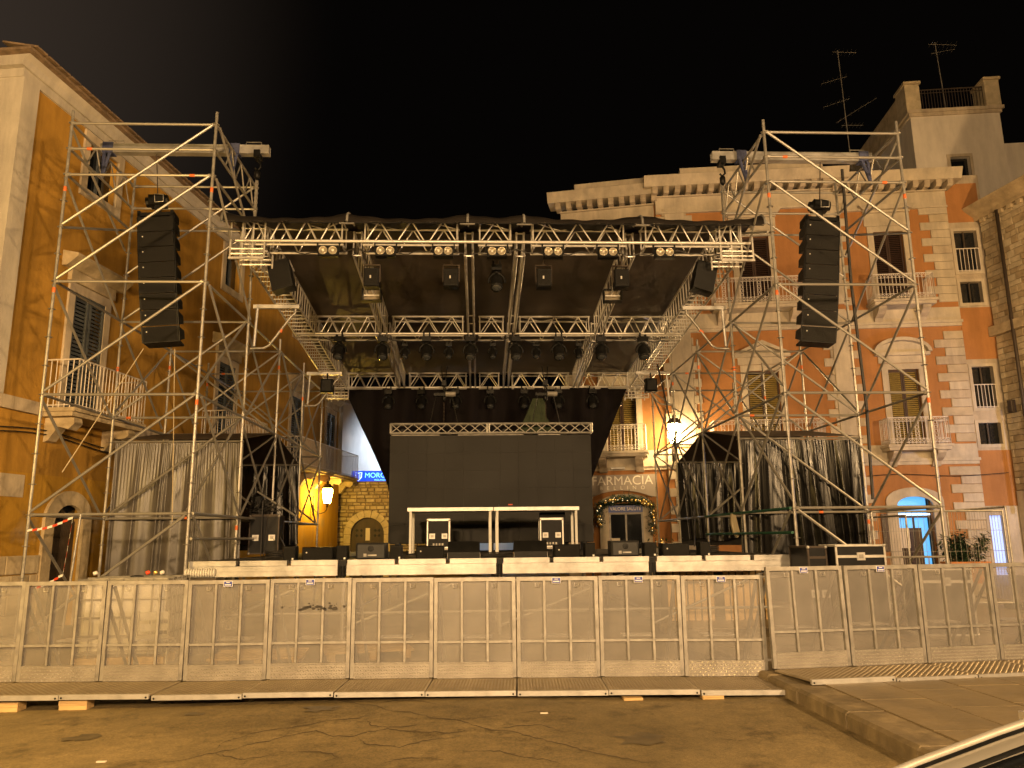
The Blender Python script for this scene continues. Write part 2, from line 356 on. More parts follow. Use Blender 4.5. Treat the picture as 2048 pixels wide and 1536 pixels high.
# ================================================================= ground
KX = 3.05
def gz(x, y=9):
    return 0.10 if x > KX else -0.03 - 0.018 * min(7.0, max(0.0, -x)) - 0.03 * max(0, 1 - abs(x - 2.0) / 1.5)
def ground():
    g = MB(); xs = [-150,-60,-20,-7,-6,-5,-4,-3,-2,-1,0,0.5,1,1.5,2,2.5,3.0,KX+0.12,20,60,150]; ys = [-120,-30,0,10,30,80,220]
    vs = [(x,y,gz(min(x,3.0))) for y in ys for x in xs]; n = len(xs)
    return g.add(vs, [(j*n+i, j*n+i+1, (j+1)*n+i+1, (j+1)*n+i) for j in range(len(ys)-1) for i in range(n-1)])
road = struct('road', ground(), 'asphalt')
pav = struct('pavement', MB().box(KX+0.34, 40, -20, 60, -0.1, 0.088), 'mortar')
# kerb stones and paving slabs near the camera are single pieces
y = -2.0; k = 0
while y < 13.2:
    L_ = random.uniform(0.75, 1.15)
    d = random.uniform(-0.006, 0.006)
    b = MB(); x0 = KX + random.uniform(-0.012, 0.012)
    d *= 2.2; b.add([(x0+.03,y+.011,.10+d),(KX+.335,y+.011,.10+d),(KX+.335,y+L_-.011,.10+d),(x0+.03,y+L_-.011,.10+d),
           (x0,y+.011,.075+d),(x0,y+L_-.011,.075+d),(x0-.005,y+.011,-.15),(x0-.005,y+L_-.011,-.15),(KX+.335,y+.011,-.15),(KX+.335,y+L_-.011,-.15)],
          [(0,1,2,3),(4,0,3,5),(6,4,5,7),(6,8,1,0,4),(7,5,3,2,9),(1,8,9,2)])
    b.build('kerb_stone', 'kerb_stone', pav)
    y += L_
for j in range(7):
    x0 = KX + 0.345 + j*0.62; y = 3.0 + random.uniform(-.5, 0)
    while y < 11.5:
        L_ = random.uniform(0.7, 1.2); d = random.uniform(-.003, .003)
        MB().box(x0+.008, x0+.612, y+.008, y+L_-.008, 0.0, 0.10+d).build('paving_slab', 'pavement_stone', pav)
        y += L_
struct('plaza', MB().box(KX+0.34+7*0.62, 40, -20, 60, 0.0, 0.0995).box(KX+0.345, KX+0.34+7*0.62-.004, 12.7, 60, 0.0, 0.0995), 'pavement_stone')

# cracks in the worn asphalt
CRACKS = [[(-2.35,6.3),(-2.21,6.4),(-2.08,6.53),(-1.93,6.63),(-1.85,6.78),(-1.73,6.85),(-1.63,6.97),(-1.5,7.07),(-1.4,7.13),(-1.26,6.94),(-1.09,6.87),(-0.97,7.0),(-0.78,7.08),(-0.61,6.97),(-0.46,6.92),(-0.26,6.86),(-0.0,6.92)],[(-2.08,6.53),(-2.11,6.8),(-2.05,6.95),(-1.9,7.18),(-1.75,7.27),(-1.58,7.32),(-1.39,7.5),(-1.11,7.55),(-0.93,7.8)],[(-1.46,8.43),(-1.24,8.21),(-1.05,8.1),(-0.86,7.82),(-0.66,7.72),(-0.5,7.54),(-0.45,7.44),(-0.21,7.36),(-0.0,7.4)],[(-1.04,7.51),(-0.95,7.23),(-0.76,7.14),(-0.59,7.15),(-0.47,7.39)],[(-1.06,8.16),(-0.84,8.29),(-0.6,8.22),(-0.41,8.01)],[(-2.08,6.53),(-1.81,6.31),(-1.62,6.38),(-1.56,6.52)],[(-1.55,6.48),(-1.35,6.48),(-1.13,6.37),(-1.07,6.26),(-1.19,6.1)],[(-1.0,6.83),(-0.91,6.62),(-0.63,6.48),(-0.4,6.66),(-0.15,6.72)],[(-0.73,6.0),(-0.6,6.15),(-0.4,6.14),(-0.23,6.06)],[(-0.45,7.44),(-0.19,7.31),(0.06,6.93),(0.27,6.85),(0.43,6.63),(0.56,6.5),(0.69,6.37),(0.83,6.2),(1.0,6.07),(1.19,5.92),(1.32,5.93)],[(0.08,6.91),(0.28,7.03),(0.51,7.08),(0.66,6.86),(0.75,6.73)],[(-0.14,6.26),(0.15,6.25),(0.32,6.08),(0.46,6.02),(0.6,5.84)],[(0.3,7.47),(0.5,7.61),(0.73,7.49)],[(-0.19,7.31),(0.02,7.39),(0.25,7.46)],[(1.94,6.58),(2.05,6.53),(2.25,6.56)]]
mat('stain', (0.085,0.064,0.032), 0.6, 0, 0.3, 9)
mat('crack_dirt', (0.085,0.062,0.03), 0.9)
rc = random.Random(4)
for line in CRACKS:
    pts = []
    for (a, b) in zip(line, line[1:]):
        n = max(2, int(math.hypot(b[0]-a[0], b[1]-a[1])/.04))
        for i in range(n): t = i/n; pts.append((a[0]+(b[0]-a[0])*t+rc.gauss(0,.008), a[1]+(b[1]-a[1])*t+rc.gauss(0,.012)))
    m_ = MB(); vs = []
    for i, (x, y) in enumerate(pts):
        w = (.004+.0055*abs(math.sin(i*.31+len(pts))))*min(1, .25+min(i, len(pts)-1-i)/8)
        vs += [(x, y-w*1.6, gz(x)+.004), (x, y+w*1.6, gz(x)+.004)]
    m_.add(vs, [(2*i, 2*i+2, 2*i+3, 2*i+1) for i in range(len(pts)-1)]).build('crack', 'crack_dirt', road)
for (cx, cy, r_, sd) in ((-1.55,8.02,.13,1),(-2.75,8.0,.06,2),(1.3,6.6,.16,3),(.55,5.7,.08,4),(-3.4,7.2,.10,5)):
    ro_ = random.Random(sd); rr_ = [r_*ro_.uniform(.45,1.25) for _ in range(16)]
    MB().add([(cx+rr_[k]*1.5*math.cos(k*math.pi/8), cy+rr_[k]*1.3*math.sin(k*math.pi/8), gz(cx)+.0065) for k in range(16)], [tuple(range(16))]).build('oil_stain', 'stain', road)
# off-camera street lamps that light the square
def street_lamp(x, y, h, power, col, label):
    t = thing('street_lamp', label, 'street lamp', (x, y, gz(x)), 0, 'street lamps round the square')
    MB().lathe([(.16,0),(.16,.35),(.09,.5),(.065,.9),(.05,h-.9),(.04,h-.55)], 12).build('post', 'iron', t, True)
    MB().lathe([(.05,h-.55),(.17,h-.45),(.19,h-.40)], 12).lathe([(.30,h+.12),(.24,h+.22),(.05,h+.36),(.02,h+.5)], 12).build('lantern_frame', 'iron', t, True)
    MB().lathe([(.10,h-.30),(.13,h-.15),(.10,h)], 10).build('bulb', 'fairy', t, True)
    ld = bpy.data.lights.new('street_lamp_light', 'POINT'); ld.energy = power; ld.color = col; ld.shadow_soft_size = 0.35
    lo = bpy.data.objects.new('street_lamp_light', ld); COL.objects.link(lo); lo.parent = t; lo.location = (0, 0, h-0.62)
for i, (x, y, h, p, c) in enumerate(SQUARE_LAMPS):
    street_lamp(x, y, h, p, c, ['iron street lamp by the ochre house, left of the view', 'iron street lamp behind the parked car',
                                'iron street lamp in the square behind the viewer', 'iron street lamp by the stone building on the right'][i])

# ================================================================= facade tools (local: x along wall, -y outwards, z up)
def wall(mb, u0, u1, z0, z1, holes, y=0.0, depth=0.28):
    us = sorted({u0, u1, *[c for h in holes for c in (h[0], h[1]) if u0 < c < u1]})
    zs = sorted({z0, z1, *[c for h in holes for c in (h[2], h[3]) if z0 < c < z1]})
    for a, b in zip(us, us[1:]):
        for c, d in zip(zs, zs[1:]):
            m, n = (a+b)/2, (c+d)/2
            if any(h[0] < m < h[1] and h[2] < n < h[3] for h in holes): continue
            mb.add([(a,y,c),(b,y,c),(b,y,d),(a,y,d)], [(0,1,2,3)])
    for a, b, c, d in holes:
        mb.add([(a,y,c),(b,y,c),(b,y,d),(a,y,d),(a,y+depth,c),(b,y+depth,c),(b,y+depth,d),(a,y+depth,d)],
               [(0,4,5,1),(1,5,6,2),(2,6,7,3),(3,7,4,0)])
    return mb
def shell(mb, u0, u1, z0, z1, dep, y=0.0):
    return mb.add([(u0,y,z0),(u1,y,z0),(u1,y+dep,z0),(u0,y+dep,z0),(u0,y,z1),(u1,y,z1),(u1,y+dep,z1),(u0,y+dep,z1)],
                  [(1,2,6,5),(2,3,7,6),(3,0,4,7),(4,5,6,7)])
def frame_ring(mb, a, b, c, d, w, y0, y1, bottom=False):
    mb.box(a-w, a, y0, y1, c, d+w); mb.box(b, b+w, y0, y1, c, d+w); mb.box(a, b, y0, y1, d, d+w)
    if bottom: mb.box(a-w, b+w, y0, y1, c-w, c)
    return mb
def shutter(parent, a, b, c, d, y, m, slat=0.075, xf=None, name='shutter', slat_m=None):
    s = MB(xf); fw = 0.06
    s.box(a, a+fw, y, y+.05, c, d); s.box(b-fw, b, y, y+.05, c, d); s.box(a+fw, b-fw, y, y+.05, c, c+.09); s.box(a+fw, b-fw, y, y+.05, d-.09, d)
    o = s.build(name, m, parent)
    t = MB(xf); z = c + .10
    while z < d - .12:
        t.add([(a+fw,y+.008,z),(b-fw,y+.008,z),(b-fw,y+.04,z+slat*.8),(a+fw,y+.04,z+slat*.8)], [(0,1,2,3)])
        z += slat
    s2 = t.build('louvre', slat_m or m, o)
    return o
def railing(parent, a, b, dep, z0, h, xf=None, m='railing_white', pitch=0.13, ornate=0, r=0.011, name='railing', y0=0.0):
    s = MB(xf); z1 = z0 + h; yf = -dep + .03 + y0
    runs = [((a+.03, y0, 0), (a+.03, yf, 0)), ((a+.03, yf, 0), (b-.03, yf, 0)), ((b-.03, yf, 0), (b-.03, y0, 0))]
    for p, q in runs:
        p, q = Vector(p), Vector(q); L_ = (q-p).length; n = max(2, round(L_/pitch))
        up = Vector((0,0,1)); zz = lambda z: up*z
        s.tube(p+zz(z1), q+zz(z1), .018, 6); s.tube(p+zz(z0+.06), q+zz(z0+.06), .012, 6)
        if ornate: s.tube(p+zz(z1-.14), q+zz(z1-.14), .009, 5); s.tube(p+zz(z0+.2), q+zz(z0+.2), .009, 5)
        for i in range(n+1):
            c = p.lerp(q, i/n); s.tube(c+zz(z0), c+zz(z1), r if i not in (0, n) else r*1.6, 5, caps=False)
            if ornate and i < n:
                e = p.lerp(q, (i+1)/n)
                s.tube(c+zz(z0+.06), e+zz(z0+.2), .008, 4, caps=False); s.tube(e+zz(z0+.06), c+zz(z0+.2), .008, 4, caps=False)
                if ornate == 2: s.tube(c+zz(z1-.14), c.lerp(e, .5)+zz(z1-.02), .008, 4, caps=False); s.tube(c.lerp(e, .5)+zz(z1-.02), e+zz(z1-.14), .008, 4, caps=False)
                else: 
                    mid = c.lerp(e,.5); s.path([mid + Vector((0,0,z1-.075)) + (q-p).normalized()*.04*math.cos(t) + Vector((0,0,.04*math.sin(t))) for t in [k*math.pi/3 for k in range(6)]], .008, 4, True)
                if ornate == 1 and i % 5 == 2:
                    for k in range(4):
                        zz0 = z0+.24+k*.15
                        mid = c.lerp(e,.5)
                        s.path([mid + Vector((0,0,zz0+.06)) + (q-p).normalized()*.05*math.cos(t) + Vector((0,0,.06*math.sin(t))) for t in [j*math.pi/3 for j in range(6)]], .011, 4, True)
    o = s.build(name, m, parent); return o
def surround(mb, cx, wi, zs, zt, wo, zo, z0, y0, y1, n=12):
    """flat stone arch surround: inner half width wi, spring zs, crown zt; outer half width wo, crown zo"""
    inn = [(cx-wi, z0), (cx-wi, zs)] + [(cx-wi*math.cos(math.pi*i/n), zs+(zt-zs)*math.sin(math.pi*i/n)) for i in range(1, n)] + [(cx+wi, zs), (cx+wi, z0)]
    os_ = zo - (zt - zs) * wo / wi if wi else zs
    os_ = max(os_, zs*0.6 + 0.4*zo) if os_ > zo else os_
    out = [(cx-wo, z0), (cx-wo, os_)] + [(cx-wo*math.cos(math.pi*i/n), os_+(zo-os_)*math.sin(math.pi*i/n)) for i in range(1, n)] + [(cx+wo, os_), (cx+wo, z0)]
    k = len(inn)
    vs = [(x,y0,z) for x,z in inn] + [(x,y0,z) for x,z in out] + [(x,y1,z) for x,z in inn] + [(x,y1,z) for x,z in out]
    fs = []
    for i in range(k-1): fs += [(i,i+1,k+i+1,k+i), (i,2*k+i,2*k+i+1,i+1), (k+i,k+i+1,3*k+i+1,3*k+i)]
    return mb.add(vs, fs)

# ================================================================= right: terracotta palazzo
PZ = (7.30, 28.12, 0.0)
pal = thing('palazzo', 'terracotta palazzo with cream stone quoins, bracketed cornice and white balconies behind the right scaffold', 'building', PZ, R(-7.5))
XA = Matrix.Rotation(R(-6.5), 4, 'Z')            # the left bay turns a little further back
YB, YC = -0.22, 0.0                              # middle bay stands proud
ST = 0.315
def pal_window(u, z0, z1, w, y, xf, hood, parent=pal, sm='shutter_olive', fm='shutter_brown'):
    wm = frame_ring(MB(xf), u-w/2, u+w/2, z0, z1, .22, y-.06, y+.02)
    wm.box(u-w/2-.3, u+w/2+.3, y-.05, y+.02, z1+.24, z1+.75)
    win = wm.build('window', 'cream', parent)
    h = MB(xf)
    if hood == 'flat':
        h.box(u-w/2-.32, u+w/2+.32, y-.12, y, z1+.76, z1+.84); h.prism([(u-w/2-.36,z1+.845),(u+w/2+.36,z1+.845),(u+w/2+.5,z1+1.02),(u-w/2-.5,z1+1.02)], y-.26, y)
    elif hood == 'arch':
        h.box(u-w/2-.42, u+w/2+.42, y-.20, y, z1+.5, z1+.62)
        n = 12; W_ = w/2+.48
        o_ = [(u-W_*math.cos(math.pi*i/n), z1+.62+.56*math.sin(math.pi*i/n)) for i in range(n+1)]
        i_ = [(u-(W_-.13)*math.cos(math.pi*i/n), z1+.63+.43*math.sin(math.pi*i/n)) for i in range(n+1)]
        for i in range(n): h.prism([o_[i], o_[i+1], i_[i+1], i_[i]], y-.26, y)
        h.prism([(p[0], p[1]-.01) for p in i_], y-.07, y)
    else:
        h.box(u-w/2-.42, u+w/2+.42, y-.20, y, z1+.5, z1+.62)
        W_ = w/2+.48
        h.prism([(u-W_,z1+.62),(u,z1+1.12),(u,z1+.98),(u-W_+.22,z1+.63)], y-.26, y); h.prism([(u,z1+1.12),(u+W_,z1+.62),(u+W_-.22,z1+.63),(u,z1+.98)], y-.26, y)
        h.prism([(u-W_+.25,z1+.625),(u+W_-.25,z1+.625),(u,z1+.97)], y-.06, y)
    h.build('hood', 'cream', win)
    shutter(win, u-w/2+.01, u-.006, z0, z1, y+.10, fm, xf=xf, slat_m=sm); shutter(win, u+.006, u+w/2-.01, z0, z1, y+.10, fm, xf=xf, slat_m=sm)
    MB(xf).box(u-w/2, u+w/2, y+.2, y+.26, z0, z1).build('pane', 'glass_dark', win)
    return win
def pal_balcony(a, b, zt, y, xf, ornate, dep=.8, h=.95):
    s = MB(xf); s.box(a-.05, b+.05, y-dep-.03, y, zt-.09, zt); s.box(a, b, y-dep+.04, y, zt-.20, zt-.092)
    o = s.build('balcony', 'cream', pal)
    for c in (a+.3, b-.3):
        MB(xf).prismx([(y,zt-.21),(y-dep+.12,zt-.21),(y-dep+.14,zt-.30),(y-dep+.35,zt-.46),(y-.22,zt-.55),(y-.12,zt-.72),(y,zt-.74)], c-.14, c+.14).build('corbel', 'cream2', o)
    railing(o, a, b, dep, zt, h, xf, ornate=ornate, y0=y)
# walls
hA = [(-2.55,-1.45,4.6,6.95), (-2.55,-1.45,9.9,12.4), (-2.63,-1.37,0,2.75)]
wall(MB(XA), -4.13, 0.3, 0, 14.4, hA).build('wall', 'terracotta', pal)
shell(MB(XA), -4.13, 0.0, 0, 14.4, 7).build('wall', 'pale_render', pal)
hB = [(2.62,3.78,4.6,7.5), (2.62,3.78,9.9,12.75), (2.4,4.0,0,2.8)]
wall(MB(), -0.4, 6.35, 0, 14.4, hB, YB).build('wall', 'terracotta', pal)
MB().box(-0.4, -0.36, YB+.001, .3, 0, 15).box(6.31, 6.35, YB+.001, .3, 0, 15).build('wall_return', 'cream2', pal)
hC = [(7.72,8.80,4.6,7.45), (7.72,8.80,9.9,12.8), (7.54,8.76,0,2.86)]
wall(MB(), 6.35, 10.5, 0, 14.4, hC).build('wall', 'terracotta', pal)
shell(MB(), 0.0, 10.5, 0, 14.4, 6, .3).build('wall', 'pale_render', pal)
# side wing with small barred windows
YW = 0.12
hW = [(10.70,11.52,11.15,12.75), (10.70,11.46,9.92,10.74), (10.72,11.46,5.98,7.5), (10.70,11.46,4.66,5.43), (10.66,11.16,0.1,2.15)]
wall(MB(), 10.5, 11.85, 0, 15.0, hW, YW).build('wall', 'cream2', pal)
for z0, z1 in ((13.1,14.66), (7.78,9.74), (2.48,4.44)): MB().box(10.56, 11.74, YW-.02, YW+.02, z0, z1).build('painted_panel', 'terracotta', pal)
for i, (a, b, c, d) in enumerate(hW[:4]):
    w = frame_ring(MB(), a, b, c, d, .11, YW-.03, YW+.01, True).build('window', 'cream', pal)
    MB().box(a, b, YW+.2, YW+.24, c, d).build('pane', 'glass_dark', w)
    MB().box((a+b)/2-.03, (a+b)/2+.03, YW+.12, YW+.17, c, d).build('mullion', 'wood_dark', w)
    if i in (0, 2):
        g = MB(); zt = c + (d-c)*.56; g.tube((a,YW-.02,zt),(b,YW-.02,zt),.02,6).tube((a,YW-.02,c+.03),(b,YW-.02,c+.03),.015,6)
        for k in range(7): x = a+(b-a)*k/6; g.tube((x,YW-.02,c),(x,YW-.02,zt),.013,6)
        g.build('guard_bars', 'railing_white', w)
gdoor = MB().box(10.66, 11.16, YW+.22, YW+.26, .1, 2.15).build('passage_door', 'passage_glow', pal)
MB().box(10.5, 11.8, YW-.05, YW, 2.15, 2.46).box(10.5, 10.66, YW-.05, YW, 0, 2.15).box(11.16,11.8,YW-.05,YW,0,2.15).build('door_frame', 'cream', pal)
# quoins: each stone its own block
def quoins(edge, sign, z0, z1, ws, wl, y, xf=None, phase=0, thick=.055):
    z = z0; k = phase
    while z + ST <= z1 + .01:
        w = wl if k % 2 else ws
        a, b = (edge, edge+w) if sign > 0 else (edge-w, edge)
        MB(xf).bbox(a, b, y-thick, y+.01, z+.006, z+ST-.006, .012).build('quoin', random.choice(('cream','cream2','cream','cream3')), pal)
        z += ST; k += 1
for z0, z1 in ((0.1, 4.0), (4.75, 9.05), (9.95, 14.05)):
    quoins(10.5, -1, z0, z1, .68, 1.04, YC)
    MB().bbox(5.78, 6.34, YB-.075, YB+.005, z0, z1, .01).build('pilaster', 'cream', pal)
    quoins(5.775, -1, z0, z1, .10, .34, YB); 
    quoins(6.36, 1, z0, z1, .12, .43, YC, phase=1)
    MB().bbox(-.08, .66, YB-.075, YB+.005, z0, z1, .01).build('pilaster', 'cream', pal)
    quoins(-.085, -1, z0, z1, .10, .31, YB); quoins(.665, 1, z0, z1, .08, .30, YB)
    quoins(-4.13, 1, z0, z1, .6, .95, YC, XA)
# string courses and cornice
def course(a, b, y, z0, xf, base=.5):
    s = MB(xf); s.box(a, b, y-.05, y+.01, z0+.10, z0+.10+base); s.box(a-.03, b+.03, y-.14, y+.01, z0, z0+.10); s.box(a, b, y-.08, y+.01, z0-.12, z0-.002)
    s.build('string_course', 'cream', pal)
for z in (4.08, 9.15):
    course(-4.13, -.41, YC, z, XA); course(-.4, 6.35, YB, z, None); course(6.36, 10.5, YC, z, None)
def cornice(a, b, y, z, xf, parapet=None):
    s = MB(xf); s.box(a, b, y-.05, y+.01, z-.42, z+.16); s.box(a, b, y-.12, y+.01, z-.50, z-.425)
    s.box(a-.02, b+.02, y-.16, y+.3, z+.162, z+.21)
    s.prismx([(y+.3,z+.46),(y-.52,z+.46),(y-.56,z+.56),(y-.68,z+.80),(y-.70,z+.84),(y+.3,z+.90)], a-.45, b+.45 if xf is None else b)
    o = s.build('cornice', 'cream', pal)
    n = int((b-a+.5)/.41)
    for i in range(n):
        u = a-.25 + (i+.5)*(b-a+.5)/n
        MB(xf).prismx([(y+.02,z+.212),(y-.42,z+.212),(y-.50,z+.30),(y-.50,z+.457),(y+.02,z+.457)], u-.10, u+.10).build('modillion', 'cream2', o)
    if parapet: MB(xf).box(parapet[0], parapet[1], y-.45, y+.3, z+.9, z+1.18).build('parapet', 'cream', o)
cornice(-4.13, -.45, YC, 14.16, XA, (-3.5, -.5)); cornice(-.4, 6.35, YB, 14.32, None, (.55, 5.9)); cornice(6.40, 10.5, YC, 14.16, None)
# windows and balconies
pal_window(-2.0, 4.6, 6.95, 1.1, YC, XA, 'flat'); pal_balcony(-3.05, -1.1, 4.62, YC, XA, 1)
pal_window(-2.0, 9.9, 12.4, 1.1, YC, XA, 'flat', sm='shutter_brown')
pal_window(3.2, 4.6, 7.5, 1.16, YB, None, 'tri'); pal_balcony(1.15, 5.05, 4.62, YB, None, 1)
pal_window(3.2, 9.9, 12.75, 1.16, YB, None, 'flat', sm='shutter_brown'); pal_balcony(1.5, 4.75, 9.92, YB, None, 1)
pal_window(8.26, 4.6, 7.45, 1.08, YC, None, 'arch'); pal_balcony(7.22, 9.32, 4.62, YC, None, 1)
pal_window(8.26, 9.9, 12.8, 1.08, YC, None, 'flat', sm='shutter_brown'); pal_balcony(7.25, 9.4, 9.92, YC, None, 2)
# ground floor: shop door of the right bay
dsur = surround(MB(), 8.15, .61, 2.55, 2.84, .98, 3.16, 0.0, -.08, .02).build('door_surround', 'cream', pal)
MB().box(7.54, 8.76, .55, .58, 0, 2.86).build('shop_back', 'shop_cyan', pal)
MB().box(7.62, 8.5, .50, .54, .2, 1.75).build('shop_display', 'poster_dark', pal)
sd = MB().box(7.54, 7.60, .20, .26, 0, 2.86).box(8.70, 8.76, .20, .26, 0, 2.86).box(8.12, 8.17, .20, .26, 0, 2.1).box(7.6, 8.7, .20, .26, 2.1, 2.17).build('shop_door', 'wood_dark', pal)
MB().box(7.62, 7.95, .185, .195, 1.05, 1.75).build('notice', 'paper', sd)
MB().box(7.6, 8.7, .14, .30, 2.19, 2.25).build('lamp_strip', 'shop_white', pal)
MB().box(6.95, 7.35, -.07, -.012, .95, 2.25).build('poster_board', 'poster_dark', pal)
# pharmacy in the left bay: sign board with arched lower edge, blue strip, glazed doors
def sign_board():
    s = MB(XA); n = 14; a, b = -3.45, -.83; c = (a+b)/2
    for i in range(n):
        x0, x1 = a+(b-a)*i/n, a+(b-a)*(i+1)/n
        lo = lambda x: 2.98 + .24*max(0, 1-((x-c)/1.12)**2)
        s.add([(x0,-.12,lo(x0)),(x1,-.12,lo(x1)),(x1,-.12,3.8),(x0,-.12,3.8),(x0,-.02,lo(x0)),(x1,-.02,lo(x1)),(x1,-.02,3.8),(x0,-.02,3.8)],
              [(0,1,2,3),(0,4,5,1),(3,2,6,7),(5,4,7,6)])
    return s.build('sign_board', 'sign_grey', pal)
sb = sign_board()
def place_text(body, size, m, parent, u, z, y, xf=None, sx=1.0):
    me = text_mesh(body, size, m); me.transform(Matrix.Translation((u, y, z)) @ Matrix.Diagonal((sx,1,1,1)))
    if xf: me.transform(xf)
    return obj('lettering', me, parent)
place_text('FARMACIA', .47, 'sign_letter', sb, -2.08, 3.57, -.128, XA, 1.0)
place_text('B   E   L   L   I   N   O', .19, 'sign_letter', sb, -2.08, 3.31, -.128, XA, .98)
pd = MB(XA).box(-2.63,-2.56,.1,.16,0,2.42).box(-1.44,-1.37,.1,.16,0,2.42).box(-2.03,-1.97,.1,.16,0,2.42).box(-2.56,-1.44,.1,.16,2.36,2.42).build('pharmacy_door', 'alu_dull', pal)
MB(XA).box(-2.56,-1.44,.115,.14,0,2.36).build('pane', 'glass_dark', pd)
MB(XA).box(-2.55,-2.25,.09,.112,1.1,1.5).build('notice', 'paper', pd)
bs = MB(XA).box(-2.63,-1.37,.05,.11,2.43,2.68).build('blue_strip', 'sign_blue', pal)
place_text('VALORE SALUTE', .175, 'sign_letter', bs, -2.0, 2.555, .045, XA, .88)
surround(MB(XA), -2.0, .63, 2.66, 2.90, .95, 3.10, 0, -.05, .01).build('door_surround', 'cream', pal)
MB(XA).box(-2.45,-1.95,-.28,-.05,4.0,4.06).build('sign_lamp', 'white_paint', pal)
MB(XA).bbox(-.42,-.15,-.12,.0,2.9,3.3,.02).build('notice_case', 'blue_label', pal)
# christmas garland round the pharmacy door
gar = thing('garland', 'leafy fairy-lit garland with gold baubles round the pharmacy door', 'garland', PZ, R(-7.5))
pts = []
for i in range(60):
    t = i/59
    if t < .15: pts.append((-2.95, 2.0 + t/.15*.66))
    elif t > .82: pts.append((-1.02, 2.66 - (t-.82)/.18*.95))
    else:
        s = (t-.15)/.67; pts.append((-2.95+1.93*s, 2.66+.26*math.sin(math.pi*s)))
lf, bb, fl = MB(XA), MB(XA), MB(XA)
for x, z in pts:
    for k in range(26):
        c = Vector((x+random.gauss(0,.07), -.16+random.gauss(0,.05), z+random.gauss(0,.07)))
        a = Vector((random.gauss(0,1),random.gauss(0,1),random.gauss(0,1))).normalized(); b = a.orthogonal().normalized()
        lf.add([tuple(c), tuple(c+a*.06+b*.018), tuple(c+a*.12), tuple(c+a*.06-b*.018)], [(0,1,2,3)])
    if random.random() < .35: bb.lathe([(.0,-.055),(.04,-.04),(.055,0),(.04,.04),(0,.055)], 8, (x+random.uniform(-.05,.05), -.25, z+random.uniform(-.06,.06)))
    if random.random() < .4: fl.lathe([(0,-.012),(.012,0),(0,.012)], 5, (x+random.uniform(-.08,.08), -.27, z+random.uniform(-.08,.08)))
lf.build('leaves', 'leaf_dark', gar)['kind'] = 'stuff'; bb.build('baubles', 'gold', gar, True)['kind'] = 'stuff'; fl.build('fairy_lights', 'fairy', gar)['kind'] = 'stuff'
# penthouse terrace tower standing back on the roof
pt = thing('roof_tower', 'pale rendered roof tower with stone piers and iron railing above the palazzo', 'tower', PZ, R(-7.5))
pw = wall(MB(), 10.75, 14.35, 14.4, 19.0, [(12.12,12.9,16.0,16.95)], 2.5); shell(pw, 10.75, 14.35, 14.4, 19.0, 7, 2.5); pw.build('wall', 'pale_render', pt)
MB().box(12.12,12.9,2.7,2.75,16,16.95).build('pane', 'glass_dark', pt); frame_ring(MB(),12.12,12.9,16,16.95,.12,2.46,2.51,True).build('window_frame', 'cream2', pt)
MB().box(10.6,14.5,2.36,9.6,19.0,19.14).box(10.68,14.42,2.42,9.6,18.86,18.998).build('cap_moulding', 'cream2', pt)
for a in (10.62, 13.85):
    MB().bbox(a,a+.6,2.42,3.4,19.14,20.35,.02).build('pier', 'stone_pale', pt); MB().box(a-.05,a+.65,2.36,3.46,20.352,20.46).build('pier_cap', 'stone_old', pt)
MB().box(10.62,11.1,3.41,9.4,19.14,20.2).build('parapet', 'stone_old', pt)
rl = MB(); rl.tube((11.22,2.6,20.15),(13.85,2.6,20.15),.025,6).tube((11.22,2.6,19.25),(13.85,2.6,19.25),.02,6).tube((11.22,2.6,20.0),(13.85,2.6,20.0),.015,6)
for i in range(22): x = 11.25+2.58*i/21; rl.tube((x,2.6,19.25),(x,2.6,20.15),.014,5)
rl.build('terrace_railing', 'iron', pt)
MB().box(14.36,16.5,3.2,9,14.4,17.8).build('annexe', 'pale_render', pt)
def antenna(u, y, z0, z1, label, arms):
    t = thing('tv_antenna', label, 'antenna', tuple(LOC[pal.name] @ Vector((u,y,z0))), R(-7.5), 'antennas on the palazzo roof')
    MB().tube((0,0,0),(-.12,0,z1-z0),.02,6).build('mast', 'alu_dull', t)
    for h, l, a, ti in arms:
        d = Vector((math.cos(a),0,ti)); c = Vector((-.12*h/(z1-z0),0,h)); e = MB(); e.tube(c-d*l*.3, c+d*l, .008, 5)
        for k in range(6):
            q = c-d*l*.2+d*l*1.1*k/5; e.tube(q+Vector((0,-.25,0)), q+Vector((0,.25,0)), .003, 4)
        e.build('aerial', 'alu_dull', t)
antenna(8.55, 3.5, 15.0, 22.9, 'tall roof antenna mast with several aerials left of the tower', [(7.8,.8,0,-.1),(6.5,.9,math.pi,-.25),(5.4,.9,math.pi,-.3),(4.6,1.4,0,.6),(4.2,.7,0,-.05)])
antenna(12.65, 3.3, 19.14, 22.85, 'shorter antenna mast rising behind the roof tower railing', [(3.6,.9,0,-.1),(3.2,.8,0,.15)])

# ================================================================= far right: coursed stone building
sbd = thing('stone_building', 'coursed stone building with dark drainpipe at the right edge', 'building', (18.85, 26.6, 0), R(-82))
MB().box(0, 7, 0.03, 6, 0, 13.5).build('wall', 'mortar', sbd)
n = 0; z = 3.0; stones = MB()
while z < 13.1:
    hh = random.choice((.19,.22,.25,.27)); u = -random.uniform(0,.3)
    while u < 3.4:
        w = random.uniform(.28,.62); a, b = max(u,0)+.008, min(u+w, 3.4)-.008
        if b-a > .06 and not (8.55 < z+hh/2 < 9.0):
            if n < 300 and u < 2.2: MB().bbox(a, b, random.uniform(-.03,-.005), .05, z+.008, z+hh-.008, .012).build('stone', random.choice(('stone_old','stone_pale','stone_old2')), sbd); n += 1
            else: stones.bbox(a, b, random.uniform(-.03,-.005), .05, z+.008, z+hh-.008, .012)
        u += w
    z += hh
stones.build('stonework', 'stone_old', sbd)['kind'] = 'stuff'
